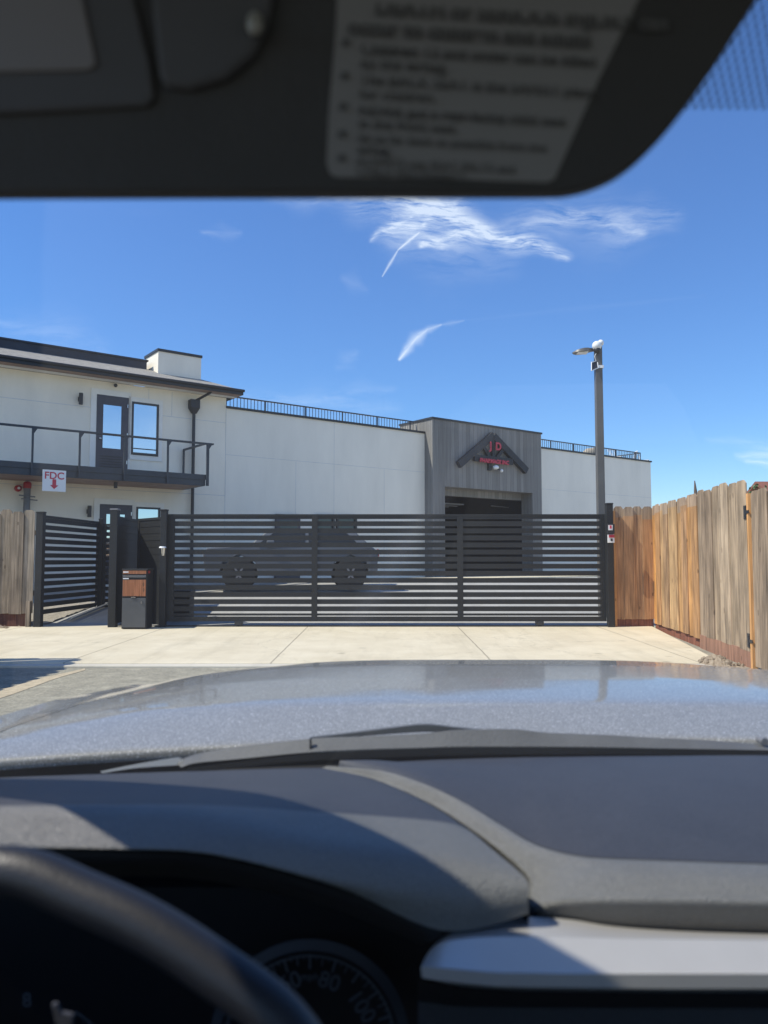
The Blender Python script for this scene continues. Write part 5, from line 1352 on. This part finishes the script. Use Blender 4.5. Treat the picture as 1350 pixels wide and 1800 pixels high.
# windshield
def glass_mat(dots=False):
    m = bpy.data.materials.new('frit_glass' if dots else 'windshield_glass'); m.use_nodes = True; t = m.node_tree; t.nodes.clear()
    o_ = t.nodes.new('ShaderNodeOutputMaterial'); tr_ = t.nodes.new('ShaderNodeBsdfTransparent'); tr_.inputs[0].default_value = (.93, .96, .95, 1)
    gl = t.nodes.new('ShaderNodeBsdfGlossy'); gl.inputs['Roughness'].default_value = .02
    lw = t.nodes.new('ShaderNodeLayerWeight'); lw.inputs[0].default_value = .5
    fr = mth(t, 'ADD', mth(t, 'MULTIPLY', mth(t, 'POWER', lw.outputs['Facing'], 5.0), .9), .03)
    mx = t.nodes.new('ShaderNodeMixShader'); t.links.new(fr, mx.inputs[0]); t.links.new(tr_.outputs[0], mx.inputs[1]); t.links.new(gl.outputs[0], mx.inputs[2])
    dn = t.nodes.new('ShaderNodeTexNoise'); dn.inputs['Scale'].default_value = 5; dn.inputs['Detail'].default_value = 7
    tg = t.nodes.new('ShaderNodeTexCoord'); t.links.new(tg.outputs['Object'], dn.inputs['Vector'])
    sq = t.nodes.new('ShaderNodeSeparateXYZ'); t.links.new(tg.outputs['Object'], sq.inputs[0])
    (ax_, az_), (bx_, bz_) = GLARE  # ends of a diagonal glare streak painted into the glass
    ln = math.hypot(bx_ - ax_, bz_ - az_); nx_, nz_ = -(bz_ - az_) / ln, (bx_ - ax_) / ln
    dd = mth(t, 'ADD', mth(t, 'ADD', mth(t, 'MULTIPLY', sq.outputs[0], nx_), mth(t, 'MULTIPLY', sq.outputs[2], nz_)), -(ax_ * nx_ + az_ * nz_))
    sa = mth(t, 'SUBTRACT', 1.0, mth(t, 'DIVIDE', mth(t, 'ABSOLUTE', dd), .02), clamp=True)
    sb = mth(t, 'MULTIPLY', mth(t, 'LESS_THAN', mth(t, 'ABSOLUTE', mth(t, 'SUBTRACT', sq.outputs[2], (az_ + bz_) / 2)), abs(bz_ - az_) * .55), mth(t, 'MULTIPLY', sa, .022))
    tl = t.nodes.new('ShaderNodeBsdfTranslucent'); tl.inputs[0].default_value = (.8, .78, .74, 1)
    md = t.nodes.new('ShaderNodeMixShader'); t.links.new(mth(t, 'ADD', mth(t, 'ADD', mth(t, 'MULTIPLY', dn.outputs['Fac'], .018), .009), sb), md.inputs[0]); t.links.new(mx.outputs[0], md.inputs[1]); t.links.new(tl.outputs[0], md.inputs[2])
    last = md.outputs[0]
    if dots:
        tcn = t.nodes.new('ShaderNodeTexCoord'); sp = t.nodes.new('ShaderNodeSeparateXYZ'); t.links.new(tcn.outputs['Object'], sp.inputs[0])
        s_ = 1 / .0046
        a = mth(t, 'MULTIPLY', mth(t, 'ADD', sp.outputs[0], sp.outputs[2]), s_ * .75); b = mth(t, 'MULTIPLY', mth(t, 'SUBTRACT', sp.outputs[0], sp.outputs[2]), s_ * .75)
        fa = mth(t, 'SUBTRACT', mth(t, 'FRACT', a), .5); fb = mth(t, 'SUBTRACT', mth(t, 'FRACT', b), .5)
        r2 = mth(t, 'SQRT', mth(t, 'ADD', mth(t, 'MULTIPLY', fa, fa), mth(t, 'MULTIPLY', fb, fb)))
        k_ = mth(t, 'LESS_THAN', r2, .40)
        df = t.nodes.new('ShaderNodeBsdfDiffuse'); df.inputs[0].default_value = (.06, .08, .13, 1)
        m2 = t.nodes.new('ShaderNodeMixShader'); t.links.new(mth(t, 'MULTIPLY', k_, .62), m2.inputs[0]); t.links.new(last, m2.inputs[1]); t.links.new(df.outputs[0], m2.inputs[2]); last = m2.outputs[0]
    t.links.new(last, o_.inputs[0]); return m


def ws(u, f):
    """windshield point: u -1..1 across, f 0 base .. 1 header"""
    Y = 1.27 + (.42 - 1.27) * f - .05 * u * u; z = .925 + (1.70 - .925) * f - .02 * u * u + .05 * math.sin(math.pi * f)
    return Vector((CX + u * (.80 + XW - .17 * f), Y, z))
def on_glass(x, y):
    best = None
    for i in range(200):
        for u in (-.42, -.40, -.38, -.36, -.34, -.32, -.30, -.28, -.26, -.24):
            p_ = ws(u, i / 200); d_ = ray(x, y)
            e_ = abs(p_.x / p_.y - d_.x / d_.y) + abs((p_.z - EYE) / p_.y - d_.z / d_.y)
            if best is None or e_ < best[0]: best = (e_, p_)
    return (best[1].x - CX, best[1].z + .1)
GLARE = (on_glass(610, 1095), on_glass(850, 760))
# height of the dotted band: found where the sight line of row 190 meets the glass
fb_ = 0.0
for i in range(1000):
    p_ = ws(.4, i / 1000); 
    if (p_.z - EYE) / p_.y > ray(675, 190).z / ray(675, 190).y: fb_ = i / 1000; break
mb = MB(); mb.grid([[ws(u / 12, fb_ * f / 16) for u in range(-12, 13)] for f in range(17)]); mb.sm = True; wsd = mb.build('windshield', glass_mat(), car)
mb = MB(); mb.grid([[ws(u / 12, fb_ + (1 - fb_) * f / 6) for u in range(-12, 13)] for f in range(7)]); mb.sm = True; mb.build('dotted_band', glass_mat(True), wsd)

# body shell: pillars, roof, doors
for sgn in (-1, 1):
    ax = [(1.08, 1.20, .88), (.99, 1.03, 1.10), (.955, .86, 1.32), (.89, .67, 1.53), (.82, .47, 1.70)]
    mb = MB(); mb.tube(spline([(CX + sgn * a_, b_, c_) for a_, b_, c_ in ax], 16), [.055 + .035 * k_ / 16 for k_ in range(17)], 12); mb.build('pillar', M['dash_dark'], car)
    xx = CX + sgn * .84
    mb = MB(); mb.tube([Vector((CX + sgn * .82, .48, 1.70)), Vector((xx, .0, 1.73)), Vector((xx, -1.2, 1.73))], .045, 10); mb.build('roof_rail', M['paint'], car)
    mb = MB(); mb.box((CX + sgn * (.80 + XW), -1.6, .1), (CX + sgn * (.88 + XW), 1.2, .93)); mb.build('door', M['dash_dark'], car, bevel=.02)
mb = MB(); mb.grid([[Vector((CX + x, Y, z + .02 * (1 - (x / .93) ** 2))) for x in (-.93, -.5, 0, .5, .93)] for Y, z in ((.42, 1.70), (.2, 1.735), (-.5, 1.745), (-1.3, 1.72), (-1.7, 1.6))]); mb.sm = True; mb.build('roof', M['headliner'], car, solid=.03)
mb = MB(); mb.box((CX - .84 - XW, -1.7, .1), (CX + .84 + XW, -1.62, 1.2)); mb.box((CX - .84 - XW, -1.62, .1), (CX + .84 + XW, 1.1, .16)); mb.build('cabin_floor', M['dash_dark'], car)
mb = MB(); mb.box((CX - .84 - XW, 1.16, .2), (CX + .84 + XW, 1.22, .86)); mb.build('firewall', M['black_void'], car)
